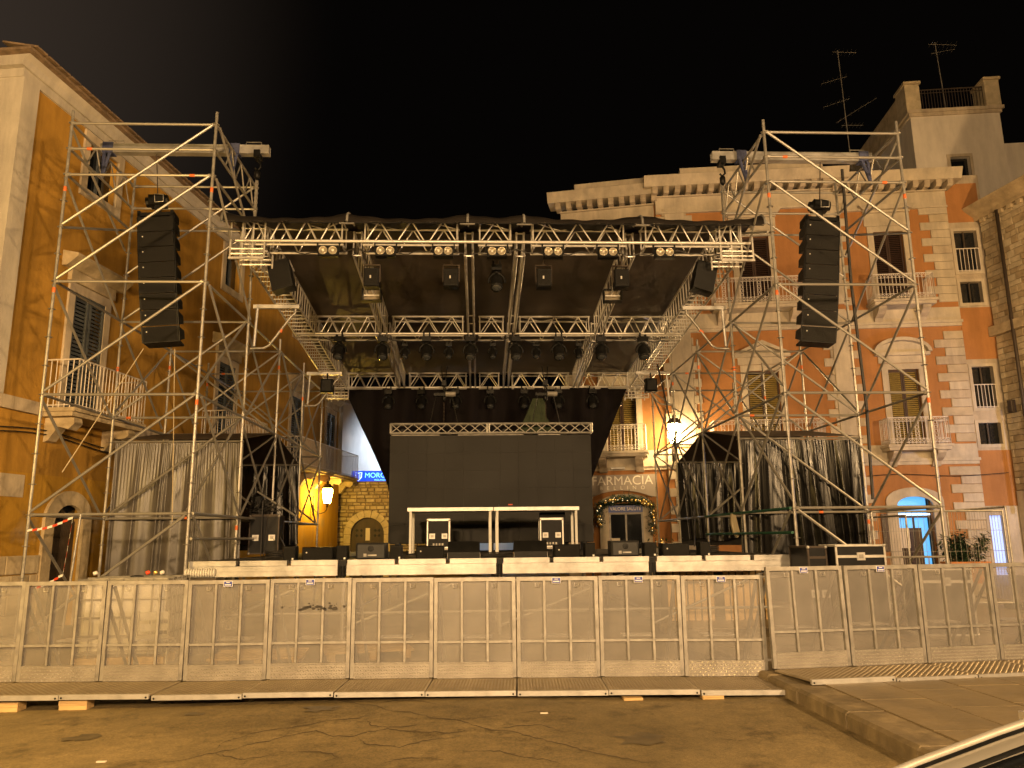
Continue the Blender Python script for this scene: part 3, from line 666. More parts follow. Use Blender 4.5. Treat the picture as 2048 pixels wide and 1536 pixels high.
MB().box(0, 7, -.02, .028, 0, 2.98).build('plinth', 'cream2', sbd)
MB().prismx([(.03,13.1),(-.12,13.1),(-.15,13.25),(-.42,13.5),(-.5,13.62),(.03,13.7)], -.4, 7).build('cornice', 'stone_old2', sbd)
for i in range(8): MB().box(.1+i*.42, .3+i*.42, -.12, .02, 12.95, 13.09).build('modillion', 'stone_old', sbd)
MB().box(-.12, 7, -.16, .02, 8.6, 8.95).build('string_course', 'stone_old', sbd)
MB().tube((.95,-.14,2.5),(.95,-.14,13.1),.06,10).build('drainpipe', 'iron', sbd, True)
MB().bbox(.3,.5,-.2,-.03,5.7,6.15,.02).build('meter_box', 'iron', sbd)

# ================================================================= left: ochre house
LB = (-8.84, 15.88, 0.0)
och = thing('ochre_house', 'ochre plastered house with blue-grey shutters and iron balconies on the left', 'building', LB, R(82))
UE = 18.9; wl = [1.04, 7.72, 13.5, 17.45]
hL = [(c-.53, c+.53, 4.25, 6.86) for c in wl] + [(c-.53, c+.53, 9.28, 10.42) for c in wl] + [(.56,1.48,-.2,2.33)]
wall(MB(), -1.6, UE, 2.9, 10.7, [h for h in hL if h[2] > 3]).build('wall', 'ochre', och)
wall(MB(), -1.6, UE, -.2, 2.9, [(.56,1.48,-.2,2.33)]).build('lower_wall', 'ochre_worn', och)
shell(MB(), -1.6, UE, -.2, 10.7, 9).build('wall', 'ochre', och)
MB().box(-1.66, -1.22, -.06, .5, 4.32, 10.64).box(-1.66,-1.602,.502,.62,4.32,10.64).build('corner_pilaster', 'render_pilaster', och)
MB().box(18.55, UE+.05, -.06, .4, 4.32, 10.64).build('corner_pilaster', 'render_pilaster', och)
MB().box(-1.7, UE+.06, -.08, .3, 4.06, 4.31).build('string_course', 'cream2', och)
MB().box(-1.68, UE+.05, -.05, 9, 10.64, 10.82).prismx([(9,10.822),(-.10,10.822),(-.14,10.95),(-.24,11.04),(9,11.04)], -1.8, UE+.15).build('cornice', 'render_pilaster', och)
MB().add([(-1.95,-.36,11.042),(UE+.3,-.36,11.042),(UE+.3,9,11.042),(-1.95,9,11.042),(-1.95,-.36,11.10),(UE+.3,-.36,11.10),(UE-3,4.4,12.1),(1.6,4.4,12.1),(-1.95,9,11.1),(UE+.3,9,11.1)],
         [(0,3,2,1),(0,1,5,4),(4,5,6,7),(0,4,8,3),(4,7,8),(7,6,9,8),(5,9,6),(1,2,9,5),(2,3,8,9)]).build('roof', 'roof_tile', och)
for i in range(60):
    u = -1.9 + i*.345
    MB().prismx([(-.46,11.09),(-.46,11.13),(.3,11.3),(.3,11.26)], u, u+.3).build('roof_tile', 'roof_tile', och)
for i, c in enumerate(wl):
    w = frame_ring(MB(), c-.53, c+.53, 4.31, 6.86, .20, -.05, .02).build('window', 'cream2', och)
    h = MB(); h.box(c-.78, c+.78, -.10, .0, 7.07, 7.32); h.prismx([(0,7.325),(-.12,7.325),(-.36,7.52),(-.36,7.58),(0,7.66)], c-1.0, c+1.0); h.build('hood', 'stone_old', w)
    for a, b in ((c-.53, c-.02), (c+.02, c+.53)): shutter(w, a, b, 4.31, 6.86, -.03, 'shutter_blue', .085)
    MB().box(c-.53, c+.53, .2, .24, 4.31, 6.86).build('pane', 'glass_dark', w)
    t = frame_ring(MB(), c-.53, c+.53, 9.28, 10.42, .20, -.05, .02, True).build('window', 'cream2', och)
    MB().box(c-.53, c+.53, .16, .2, 9.28, 10.42).build('pane', 'glass_dark', t); MB().box(c-.03,c+.03,.1,.15,9.28,10.42).build('mullion', 'shutter_blue', t)
for a, b in ((-.12, 2.36), (6.4, 9.3), (12.2, 19.3)):
    s = MB(); s.box(a-.04, b+.04, -.76, 0, 4.14, 4.22); s.box(a, b, -.70, 0, 4.05, 4.138)
    o = s.build('balcony', 'stone_old', och)
    for c in ([a+.3, b-.3] if b-a < 4 else [a+.3+k*(b-a-.6)/4 for k in range(5)]):
        MB().prismx([(0,4.045),(-.62,4.045),(-.64,3.92),(-.52,3.80),(-.30,3.86),(-.18,3.70),(-.1,3.58),(0,3.55)], c-.13, c+.13).build('corbel', 'stone_old', o)
    railing(o, a, b, .75, 4.22, 1.0, None, 'railing_white', .115, 0, .010)
surround(MB(), 1.02, .46, 1.95, 2.33, .74, 2.62, -.2, -.07, .02).build('door_surround', 'stone_old', och)
dl = MB().box(.56, 1.48, .14, .18, -.2, 2.0).build('door', 'wood_dark', och)
for k in range(8): MB().box(.57+k*.114, .675+k*.114, .125, .145, -.15, 1.98).build('door_board', 'wood_dark', dl)
MB().box(.56,1.48,.16,.2,2.0,2.4).build('fanlight', 'glass_dark', och)
for zz in range(4):
    u = -1.6 + (zz % 2)*.12
    while u < .3:
        w = random.uniform(.35,.55); MB().bbox(u+.01, min(u+w,.27)-.01, -.05, .01, -.15+zz*.37, .2+zz*.37, .015).build('plinth_stone', random.choice(('stone_old','stone_pale')), och); u += w
MB().box(-1.0,-.35,-.012,.01,2.42,2.85).build('patched_plaster', 'cream2', och)
lc = MB()
for dz in (3.78, 3.70):
    lc.path([(u, -.06-.02*math.sin(u), dz-.15*math.sin(u*.7)**2) for u in [k*.4-1.6 for k in range(50)]], .012, 5)
tag(lc.build('facade_cable', 'cable', None), 'dark cables strung along the ochre house below the balconies', 'cable')
o = bpy.data.objects['facade_cable']; o.location = LB; o.rotation_euler = (0,0,R(82))

# ================================================================= behind the stage on the left: old stone wall with arched door
sw = thing('stone_wall', 'old rubble stone wall with a round-arched dark wooden door behind the stage', 'wall', (-6.6, 35.6, 0), 0)
wm = wall(MB(), -.3, 6.5, -.2, 4.15, [(.80,2.30,-.2,2.52)], .04); shell(wm, -.3, 6.5, -.2, 4.15, 1.0, .04); wm.build('wall_core', 'mortar', sw)
z = .9; n = 0; rest = MB()
while z < 4.15:
    hh = random.choice((.13,.16,.19,.22)); u = -.3
    while u < 6.4:
        w = random.uniform(.16,.48); a, b = u+.012, min(u+w, 6.45)-.012; c = (a+b)/2; zz = z+hh/2
        inarch = (c-1.55)**2 + max(0, zz-1.77)**2 < 1.03**2
        if not inarch and b-a > .05 and z+hh < 4.3:
            tgt = MB() if (n < 290 and u < 3.4) else rest
            tgt.bbox(a+random.uniform(0,.02), b-random.uniform(0,.02), random.uniform(-.09,.01), .06, z+random.uniform(.008,.03), z+hh-random.uniform(.01,.035), .03)
            if tgt is not rest: tgt.build('stone', random.choice(('stone_old','stone_pale','stone_old2')), sw); n += 1
        u += w
    z += hh
rest.build('stonework', 'stone_old', sw)['kind'] = 'stuff'
for k in range(9):                                        # voussoirs
    a0, a1 = math.pi*k/9+.012, math.pi*(k+1)/9-.012; P = lambda r, a: (1.55-r*math.cos(a), 1.77+r*math.sin(a))
    MB().prism([P(.75,a0), P(.75,(a0+a1)/2), P(.75,a1), P(1.05,a1), P(1.05,(a0+a1)/2), P(1.05,a0)], -.09, .08).build('voussoir', 'stone_pale', sw)
for s in (-1, 1):
    for k in range(5): MB().bbox(1.55+s*.9-.15, 1.55+s*.9+.15, -.09, .08, -.2+k*.394+.006, -.2+(k+1)*.394-.006, .012).build('jamb_stone', 'stone_pale', sw)
ad = MB().prism([(1.55-.76*math.cos(math.pi*i/14), 1.77+.76*math.sin(math.pi*i/14)) for i in range(15)] + [(2.31,-.2),(.79,-.2)], .16, .2).build('arched_door', 'wood_dark', sw)
for k in range(9): MB().box(.81+k*.166, .965+k*.166, .14, .16, -.2, 1.65).build('door_board', 'wood_dark', ad)
MB().box(1.45,1.65,.10,.135,1.5,2.05).build('notice', 'paper', ad)
for cx in (1.06,1.26,1.88,2.06):
    for cz in (1.72,1.95): MB().prism([(cx-.07,cz),(cx,cz+.08),(cx+.07,cz),(cx,cz-.08)], .12, .16).build('pierced_lozenge', 'black_metal', ad)
wb = thing('pale_house', 'pale house with bluish lit gable behind the stone wall', 'building', (-9.5, 44, 0), 0)
MB().box(0, 12, 0, 6, 0, 9.2).build('wall', 'pale_render', wb); MB().box(-.2,12.2,-.3,6.2,9.202,9.5).build('roof_edge', 'cream2', wb)
MB().box(2.9, 3.6, -.04, 0, 3.6, 5.2).build('dark_window', 'glass_dark', wb)
ns = thing('shop_sign', 'blue illuminated shop sign with shield emblem and cyan letters', 'sign', (-6.55, 40, 0), 0)
MB().box(0, 2.6, 0, .12, 4.42, 5.0).build('sign_box', 'neon_blue', ns)
me = text_mesh('MORGAN', .36, 'neon_text'); me.transform(Matrix.Translation((1.45,-.01,4.76))); obj('lettering', me, ns)
me = text_mesh('VIGILANZA', .12, 'neon_text'); me.transform(Matrix.Translation((1.45,-.01,4.53))); obj('lettering', me, ns)
MB().path([(.35+dx,-.02,4.72+dz) for dx,dz in ((-.17,.2),(0,.16),(.17,.2),(.15,-.05),(0,-.22),(-.15,-.05))], .02, 5, True).build('shield_emblem', 'shop_white', ns)
MB().box(.36,.46,-.02,-.005,4.62,4.84).build('shield_half', 'passage_glow', ns)
MB().box(.5,.6,.13,.3,0,4.9).box(2.2,2.3,.13,.3,0,4.9).build('sign_post', 'iron', ns)

def led_flood(label, loc, rz, power, col):
    t = thing('led_floodlight', label, 'floodlight', loc, rz, 'white LED floodlights on the walls')
    MB().bbox(-.18,.18,-.06,.06,-.12,.12,.02).box(-.03,.03,.06,.35,-.03,.03).build('housing','iron',t); MB().box(-.15,.15,-.068,-.0615,-.09,.09).build('led_plate','shop_white',t)
    ld = bpy.data.lights.new('led_light','SPOT'); ld.energy = power; ld.color = col; ld.spot_size = R(150); ld.spot_blend = .3; ld.shadow_soft_size = .1
    lo = bpy.data.objects.new('led_light', ld); COL.objects.link(lo); lo.parent = t; lo.location = (0,-.12,0); lo.rotation_euler = (R(-78),0,0)
led_flood('white LED floodlight in the alley behind the backdrop', (-3.4,41.2,7.2), R(168), 2300, (.66,.80,1.0))
led_flood('white LED floodlight on the stone building right of the view', (19.6,21.6,3.6), R(-115), 420, (.62,.68,1.0))
# ================================================================= wall lanterns (lit)
def wall_lantern(name, label, loc, rz, glassm, sz, scroll):
    t = thing(name, label, 'street lamp', loc, rz, 'wall lanterns')
    s = sz
    MB().lathe([(.13*s,0),(.16*s,.10*s),(.225*s,.50*s),(.19*s,.60*s)], 8).build('lantern_glass', glassm, t, True)
    MB().lathe([(.245*s,.605*s),(.23*s,.66*s),(.12*s,.78*s),(.05*s,.80*s),(.07*s,.86*s),(.02*s,.92*s)], 10).build('lantern_cap', 'iron', t, True)
    b = MB(); b.lathe([(.05*s,-.16*s),(.03*s,-.08*s),(.12*s,-.02*s),(.135*s,-.003*s)], 8)
    b.path([(0,0,-.16*s),(0,.02*s,-.28*s),(0,.12*s,-.38*s),(0,.30*s,-.42*s),(0,.46*s,-.34*s),(0,.56*s,-.2*s)], .022*s, 6)
    if scroll:
        b.path([(0,.56*s+.12*s*math.sin(a)*(1-a/9), .1*s-.14*s*math.cos(a)*(1-a/9)) for a in [k*.5 for k in range(16)]], .02*s, 6); b.tube((0,.56*s,-.5*s),(0,.56*s,.55*s),.03*s,6)
    b.box(-.05*s,.05*s,.555*s,.60*s,-.5*s,.3*s); b.build('bracket', 'iron', t, True)
    return t
pR = LOC[pal.name] @ Vector((-.2, YB-.075-.69, 4.80)); wall_lantern('wall_lantern', 'glowing scrolled wall lantern on the palazzo beside the pharmacy', tuple(pR), R(-7.5), 'lamp_glass', 1.15, True)
pL = LOC[och.name] @ Vector((15.5, -.66, 2.97)); wall_lantern('wall_lantern', 'glowing yellow wall lantern under the far balcony of the ochre house', tuple(pL), R(82), 'lamp_glass_yellow', .95, False)

# ================================================================= scaffolding
RT = 0.0265
def scaffold(label, X0, X1, Y0, mirror):
    t = thing('scaffold_tower', label, 'scaffold', ((X0+X1)/2, Y0, 0), 0, 'scaffold towers beside the stage')
    rows = [Y0 + 2.57*i for i in range(5)]; xs = (X0, X1)
    inner = X1 if not mirror else X0
    tops = [9.25, 9.25, 6.3, 6.3, 6.25]
    for i, y in enumerate(rows):
        for x in xs:
            g = gz(x); top = tops[i]
            p = MB(); p.tube((x,y,g+.02),(x,y,top),RT,10)
            z = .5
            while z < top-.05: p.lathe([(.058,-.005),(.062,0),(.058,.005)], 8, (x,y,z)); z += .5 if z < 2 or z >= 7.9 else 1.0 if False else .5
            p.box(x-.08,x+.08,y-.08,y+.08,g,g+.012); p.tube((x,y,g+.012),(x,y,g+.3),.019,8)
            p.build('standard', 'galv', t, world=True)
    def led(a, b, r=RT*.93, nm='ledger'):
        a, b = Vector(a), Vector(b); d = (b-a).normalized()*.03; rod(nm, a+d, b-d, r, 'galv', t)
        for e in (a+d*1.6, b-d*1.6): rod('wedge_head', e-d*.9, e+d*.9, .036, 'galv', t, 6)
    lev = {0:[2,4,6,8,8.5,9], 1:[2,4,6,8,8.5,9], 2:[2,4,6], 3:[2,4,6], 4:[2,4,6]}
    for i, y in enumerate(rows):
        for z in lev[i]: led((X0,y,z),(X1,y,z))
        if i < 4:
            for x in xs:
                for z in (lev[i] if i == 0 else lev[i+1]):
                    led((x,y,z),(x,rows[i+1],z))
    def br(a, b):
        a, b = Vector(a), Vector(b); d = (b-a).normalized()*.06; rod('diagonal_brace', a+d, b-d, RT*.9, 'galv', t)
    o, n = (X0, X1) if not mirror else (X1, X0)               # outer, inner
    f = Y0 - .05
    for z in (0, 2, 4): br((o,f,z+.02),(n,f,z+2))
    br((o,f,6),(n,f,8)); br((o,f,7.0),(n,f,9))
    for i in range(1, 5):
        yy = rows[i]-.05
        for z in (2, 4): br((o,yy,z),(n,yy,z+2)) if i % 2 else br((n,yy,z),(o,yy,z+2))
        if i == 1: br((o,yy,6),(n,yy,8)); br((o,yy,7),(n,yy,9))
    for x, dx in ((o, -.05), (n, .05)):
        dx = dx if not mirror else -dx
        for i in range(4):
            a, b = rows[i], rows[i+1]
            for z in (0, 2, 4):
                if z == 0 and x == n and i > 0: continue
                if i % 2 == 0: br((x+dx,a,z+2),(x+dx,b,z+.02))
                else: br((x+dx,a,z+.02),(x+dx,b,z+2))
            if i == 0: br((x+dx,a,8),(x+dx,b,6)); br((x+dx,a,9),(x+dx,b,7.5)); br((x+dx,b,8),(x+dx,a,7))
        br((x+dx,rows[1],6),(x+dx,rows[2],6-1.9)) if x == o else None
    for i in (2, 3, 4):
        yy = rows[i]+.05
        for z in (2, 4): br((n,yy,z),(o,yy,z+2)) if i % 2 else br((o,yy,z),(n,yy,z+2))
    for i in range(4):
        a, b = rows[i], rows[i+1]; xx = n - .05 if not mirror else n + .05
        for z in (2, 4):
            if i % 2 == 0: br((xx,a,z+.02),(xx,b,z+2))
            else: br((xx,a,z+2),(xx,b,z+.02))
    for x in xs:                                             # small trussed heads under the hoist beam
        for s in (0.6, 1.2, 1.8):
            rod('head_strut', (x,Y0+s,8.5),(x,Y0+s+.3,9), .015, 'galv', t); rod('head_strut', (x,Y0+s+.3,9),(x,Y0+s+.6,8.5), .015, 'galv', t)
    for (x, y, z) in [(X0,Y0,5.84),(X0,Y0,7.72),(X1,Y0,7.72),(X1,Y0,3.86),(X0,Y0+2.57,5.0),(X1,Y0+2.57,1.8),(X1,rows[2],5.6),(X1,rows[3],5.3),(X0,rows[2],5.6),(X0,rows[3],5.7)]:
        rod('paint_band', (x,y,z-.045),(x,y,z+.045), RT*1.08, 'orange_paint', t, 10)
    for (a, b, k) in [((X0,Y0,8.5),(X1,Y0,8.5),.14),((X0,Y0,8),(X1,Y0,8),.86),((X0,rows[1],4),(X1,rows[1],4),.12),((X0,rows[3],6),(X1,rows[3],6),.16),((X0,rows[1],2),(X1,rows[1],2),.62)]:
        a, b = Vector(a), Vector(b); c = a.lerp(b, k); rod('paint_band', c-Vector((.045,0,0)), c+Vector((.045,0,0)), RT*1.03, 'orange_paint', t, 10)
    return t
XL0, XL1, YL = -7.36, -4.79, 13.11
XR0, XR1, YR = 5.365, 7.935, 13.14
scL = scaffold('tall tube scaffold tower on the left in front of the ochre house', XL0, XL1, YL, False)
scR = scaffold('tall tube scaffold tower on the right in front of the palazzo', XR0, XR1, YR, True)
# low side rails of the stage at the scaffold
for t, x, yy, mtl in ((scL, XL1, YL, 'galv'), (scR, XR0, YR, 'green_pipe')):
    for z in (1.95-.36, 2.0):
        rod('side_rail', (x+.06 if x < 0 else x-.06, yy, z),(x+.06 if x < 0 else x-.06, yy+5.1, z), .024, mtl, t)

# hoist beams, resting on the tower heads
def hoist_beam(x0, x1, y, z, label, grp='hoist beams'):
    t = thing('hoist_beam', label, 'beam', ((x0+x1)/2, y, z), 0, grp)
    s = MB(); w = x1-x0
    s.box(-w/2, w/2, -.08, .08, .07, .09); s.box(-w/2, w/2, -.08, .08, -.09, -.07); s.box(-w/2, w/2, -.075, -.065, -.0695, .0695); s.box(-w/2,w/2,.065,.075,-.0695,.0695); s.box(-w/2,w/2,-.079,-.0755,-.012,.012)
    s.build('box_beam', 'alu_bright', t)
    for k in (-1, 1):
        e = k*(w/2-.3)
        MB().path([(e-.15,-.06,.09),(e-.15,-.06,.15),(e+.15,-.06,.15),(e+.15,-.06,.09)], .010, 5).build('lifting_handle', 'galv', t)
    return t
hoist_beam(-7.43, -4.16, 14.35, 9.15, 'pale aluminium hoist beam across the head of the left scaffold')
hoist_beam(4.73, 8.04, 14.35, 9.12, 'pale aluminium hoist beam across the head of the right scaffold')
def strap(x, y, z, label):
    s = MB(); s.box(x-.10,x+.10,y-.10,y+.10,z-.11,z+.11); s.tube((x-.05,y-.1,z-.13),(x+.02,y-.2,z-.62),.035,6); s.tube((x+.06,y-.1,z-.13),(x+.02,y-.2,z-.62),.03,6)
    o = s.build('ratchet_strap', 'blue_dark'); tag(o, label, 'strap', 'straps on the hoist beams')
mat('blue_dark', (0.05,0.06,0.13), 0.8, 0, 0.3, 20)
strap(-7.28, 14.35, 9.15, 'dark blue strap lashing the outer end of the left hoist beam'); strap(-4.83, 14.35, 9.15, 'dark blue strap lashing the left hoist beam to the inner post')
strap(7.86, 14.35, 9.12, 'dark blue strap lashing the outer end of the right hoist beam'); strap(5.33, 14.35, 9.12, 'dark blue strap lashing the right hoist beam to the inner post')

# chain hoists
def hoist(x, y, z0, z1, label, body=True):
    t = thing('chain_hoist', label, 'hoist', (x,y,z0), 0, 'chain hoists')
    MB().box(-.06,.06,-.12,.12,-.06,.09).build('trolley', 'black_metal', t)
    MB().path([(0,0,-.06),(.05,0,-.16),(.06,0,-.24),(0,0,-.30),(-.05,0,-.25)], .022, 6).lathe([(.02,-.50),(.06,-.44),(.06,-.34),(.02,-.28)], 8).build('hook', 'black_metal', t, True)
    c = MB(); zc = -.5
    for dx in ((-.02, .02) if body else (0,)):
        zc = -.5
        while zc > z1-z0+.06:
            c.path([(dx+.014*math.cos(a), 0, zc-.03+.03*math.sin(a)) if int(-zc*20) % 2 else (dx, .014*math.cos(a), zc-.03+.03*math.sin(a)) for a in [k*math.pi/3 for k in range(6)]], .006, 4, True); zc -= .05
    c.build('chain', 'galv' if body else 'iron', t)
    return t
hoist(-4.38, 14.35, 9.03, 7.72, 'chain hoist on the left beam end holding the roof corner'); hoist(4.93, 14.35, 9.0, 7.72, 'chain hoist on the right beam end holding the roof corner')

# ================================================================= line-array speakers
def line_array(x, y, ztop, beamz, label, side, lean):
    """side=+1 : open wedge side faces +x"""
    t = thing('line_array', label, 'speaker', (x, y, ztop), 0, 'line arrays hung in the scaffold towers')
    c = MB(); c.tube((0,0,beamz-ztop-.1),(0,0,.52),.012,6); c.build('lift_chain', 'iron', t)
    m = MB(); m.bbox(-.17,.17,-.14,.14,.30,.50,.03); m.tube((-.24,0,.38),(.22,0,.42),.10,10); m.box(-.06,.06,-.05,.05,.10,.30); m.build('hoist_motor', 'black_metal', t)
    mk = MB().path([(-.02,-.15,.32),(.16,-.15,.33),(.16,-.15,.47),(-.02,-.15,.49)], .008, 5, True).build('motor_band', 'alu', t)
    MB().box(-.37,.37,-.20,.22,.02,.09).box(-.37,-.31,-.2,.22,-.02,.13).box(.31,.37,-.2,.22,-.02,.13).build('flying_bar', 'black_metal', t)
    yy, zz, ang = 0.0, 0.0, R(0)
    H = .302
    for k in range(8):
        ang = R([0,0,1,2,3.5,5,7.5,10.5][k])
        ax = Vector((1,0,0)); up = Vector((0, -math.sin(ang), math.cos(ang))); fr = Vector((0, -math.cos(ang), -math.sin(ang)))
        top = Vector((0, yy, zz)); cen = top - up*(H/2)
        P = lambda a, b, c_: tuple(cen + ax*a + fr*b + up*c_)
        bd = MB(); h2 = H/2-.006
        # trapezoid cabinet: full height in front, tapered at the rear
        vs = [P(-.36,.2,-h2),P(.36,.2,-h2),P(.36,.2,h2),P(-.36,.2,h2),P(-.36,-.28,-h2*.55),P(.36,-.28,-h2*.55),P(.36,-.28,h2*.55),P(-.36,-.28,h2*.55)]
        bd.add(vs, [(0,1,2,3),(5,4,7,6),(0,4,5,1),(1,5,6,2),(2,6,7,3),(3,7,4,0)])
        cab = bd.build('cabinet', 'black_plastic', t)
        g = MB(); g.add([P(-.345,.205,-h2*.94),P(.345,.205,-h2*.94),P(.345,.205,h2*.94),P(-.345,.205,h2*.94),P(-.345,.19,-h2*.94),P(.345,.19,-h2*.94),P(.345,.19,h2*.94),P(-.345,.19,h2*.94)],
                        [(0,1,2,3),(0,4,5,1),(1,5,6,2),(2,6,7,3),(3,7,4,0)]); g.build('grille', 'speaker_grille', cab)
        b_ = MB(); bc = cen + ax*(-.27) + fr*.21 + up*(h2*.35); b_.lathe([(.014,0),(.012,.006),(0.0,.008)], 8, bc, fr); b_.build('badge', 'white_paint', cab)
        # side rigging
        for s in (-1, 1):
            r = MB(); r.add([P(s*.37,.19,-h2*1.05),P(s*.385,.19,-h2*1.05),P(s*.385,.19,h2*1.05),P(s*.37,.19,h2*1.05),P(s*.37,.13,-h2*1.05),P(s*.385,.13,-h2*1.05),P(s*.385,.13,h2*1.05),P(s*.37,.13,h2*1.05)],
                    [(0,1,2,3),(5,4,7,6),(0,4,5,1),(1,5,6,2),(2,6,7,3),(3,7,4,0)]); r.build('rigging_bar', 'black_metal', cab)
        nt = top - up*H; yy, zz = nt.y, nt.z
    MB().box(-.36,.36,yy-.2,yy+.2,zz-.045,zz-.005).build('bottom_bar', 'black_metal', t)
    t.rotation_euler = (0, -side*R(5.6), lean); t.scale = (.88, 1, 1)
    return zz
line_array(-6.22, 14.35, 7.66, 9.15, 'tall black line array hanging in the left scaffold', 1, R(6)); line_array(6.84, 14.35, 7.66, 9.12, 'tall black line array hanging in the right scaffold', -1, R(-6))
# tie ropes under the left array
for (a, b, lb) in [((-6.3,14.35,5.1),(-6.95,13.2,2.7),'pale tie rope from the left array down to the scaffold brace'), ((-5.72,14.35,5.1),(-5.55,14.4,1.9),'pale tie rope hanging from the right edge of the left array')]:
    tag(MB().tube(a, b, .008, 5).build('tie_rope', 'rope'), lb, 'rope', 'array tie ropes')
tag(MB().path([(7.55,14.6,9.0),(7.5,14.6,6.5),(7.56,14.6,4.0),(7.5,14.6,2.2)], .03, 6).build('cable_loom', 'cable'), 'thick black cable loom hanging down through the right scaffold', 'cable')
tag(MB().path([(4.9,20.6,6.2),(5.0,20.3,5.2),(5.2,20,3.5),(5.4,19.5,2.2),(5.3,19.3,1.3)], .02, 6).build('hanging_cable', 'cable'), 'thin black cable dropping from the roof edge beside the pharmacy', 'cable')

# ================================================================= stage roof
roof = thing('stage_roof', 'aluminium truss stage roof with black canopy and rolled front edge', 'stage roof', (0.31, 19, 6.7))
SL = 0.0957
zb = lambda y: 7.15 - SL*(y-14.2)                 # height of the bottom chords
TH, TW = .50, .46
def truss(p0, p1, nb, style='zig', w=TW, h=TH, rc=.025, rb=.0145, parent=roof):
    p0, p1 = Vector(p0), Vector(p1); d = (p1-p0); L_ = d.length; d.normalize(); up = Vector((0,0,1)); side = d.cross(up).normalized(); up = side.cross(d)
    c = MB(); Q = lambda s, a, b: p0 + d*s + side*(a*w/2) + up*(b*h)
    for a in (-1, 1):
        for b in (0, 1): c.tube(Q(0,a,b), Q(L_,a,b), rc, 10)
    for s in (.03, L_-.03):
        for a in (-1,1): c.tube(Q(s,a,0), Q(s,a,1), rb*1.1, 6)
        for b in (0,1): c.tube(Q(s,-1,b), Q(s,1,b), rb*1.1, 6)
    o = c.build('truss', 'alu', parent, world=True); LOC_P = LOC[parent.name]
    def brace(a, b):
        q = rod('brace', a, b, rb, 'alu', parent); q.parent = o; q.matrix_parent_inverse = Matrix.Identity(4)
        a, b = Vector(a), Vector(b); dd = b-a; qq = dd.to_track_quat('Z','Y').to_matrix().to_4x4()
        q.matrix_basis = Matrix.Translation(a) @ qq @ Matrix.Diagonal((rb, rb, dd.length, 1))
    st = L_/nb
    for i in range(nb):
        s0, s1 = i*st, (i+1)*st
        if style == 'zig':
            for a in (-1, 1):
                brace(Q(s0,a,0), Q(s0+st/2,a,1)); brace(Q(s0+st/2,a,1), Q(s1,a,0))
            brace(Q(s0,-1,1) , Q(s1,1,1)) if i % 2 else brace(Q(s0,1,1), Q(s1,-1,1))
        else:
            for a in (-1, 1): brace(Q(s0,a,0), Q(s0,a,1))
            if style == 'lad': brace(Q(s0,-1,0), Q(s0,1,0))
            if i % 4 == 0 and style == 'lad': brace(Q(s0,1,0), Q(s1,1,1))
    return o
XF0, XF1 = -4.64, 5.26
YF, YM, YRr = 14.43, 19.43, 24.23
for (y, nb) in ((YF, 14), (YM, 14), (YRr, 14)):
    # one truss per field between the long trusses
    for a, b, n in ((XF0+.1,-2.62,4),(-2.24,-.40,3),(-.02,.64,1),(1.02,2.86,3),(3.24,XF1-.1,4)):
        truss((a,y,zb(y)),(b,y,zb(y)), n)
for x in (-2.43, -.21, .83, 3.05):
    for a, b, n in ((YF+.25, YM-.25, 9), (YM+.25, YRr-.25, 9)):
        truss((x,a,zb(a)),(x,b,zb(b)), n+4, 'flat', .15)
for x in (XF0+.24-.02, XF1-.24+.02):
    for a, b, n in ((YF+.1, YM-.1, 20), (YM+.1, YRr+.2, 20)):
        truss((x,a,zb(a)-.0),(x,b,zb(b)-.0), n, 'lad', .50, .5)
# full-length pipes below the cross trusses
for y in (YF-.33, YM-.30, YRr-.30): rod('lamp_pipe', (XF0,y,zb(y)+.0),(XF1+.05,y,zb(y)+.0), .030, 'alu', roof, 10)
# corner sleeve blocks
for x in (XF0+.22, XF1-.22):
    for y in (YF, YRr):
        s = MB()
        for dz in (-.22, -.12): s.tube((x-.30,y-.30,zb(y)+dz),(x+.30,y-.30,zb(y)+dz),.020,6); s.tube((x-.30,y+.30,zb(y)+dz),(x+.30,y+.30,zb(y)+dz),.020,6)
        for dx in (-.32,-.1,.1,.32):
            for dy in (-.3,.3): s.tube((x+dx,y+dy,zb(y)-.30),(x+dx,y+dy,zb(y)+.50),.018,6)
        s.box(x-.33,x+.33,y-.36,y-.31,zb(y)-.34,zb(y)-.30); s.build('sleeve_block', 'alu', roof, world=True)
# canopy sheet
def sheet(u, v):
    x = -4.72+u*10.06; yy = 14.9+v*9.6
    sag = .04*math.sin(u*math.pi*4.5)**2
    return (x, yy, zb(yy)+.60-sag*.5+.015*math.sin(v*23+u*9))
cs = MB(); cs.grid(sheet, 40, 30); cs.build('canopy_sheet', 'roof_cloth', roof, True, True)
cs2 = MB(); cs2.grid(lambda u, v: (-4.72+u*10.06, 14.9+v*9.6, zb(14.9+v*9.6)+.66), 2, 2); cs2.build('canopy_top', 'black_cloth', roof, False, True)
arcs = [-4.84, -2.50, -.22, .86, 3.14, 5.53]
def ztop(x):
    for a, b in zip(arcs, arcs[1:]):
        if a <= x <= b:
            s = (x-a)/(b-a); w = b-a; return 7.73 - .135*min(1, w/1.8)*(1-abs(2*s-1)**2.2)
    return 7.73
def roll(u, v):
    x = -4.84+u*10.37; zt = ztop(x); a = v*math.pi
    endf = .06 if (u < .01 or u > .99) else 0
    y_ = 14.25 - .42*math.cos(a)*(1 if a < math.pi/2 else 1.7); z_ = 7.44 + (zt-7.44)*math.sin(a)**.75 + (.25 if a > math.pi/2 else 0)*(1-math.sin(a))
    return (x, y_, z_ + .012*math.sin(u*120+v*3))
cr = MB(); cr.grid(roll, 120, 12); cr.build('rolled_edge', 'roll_cloth', roof, True, True)
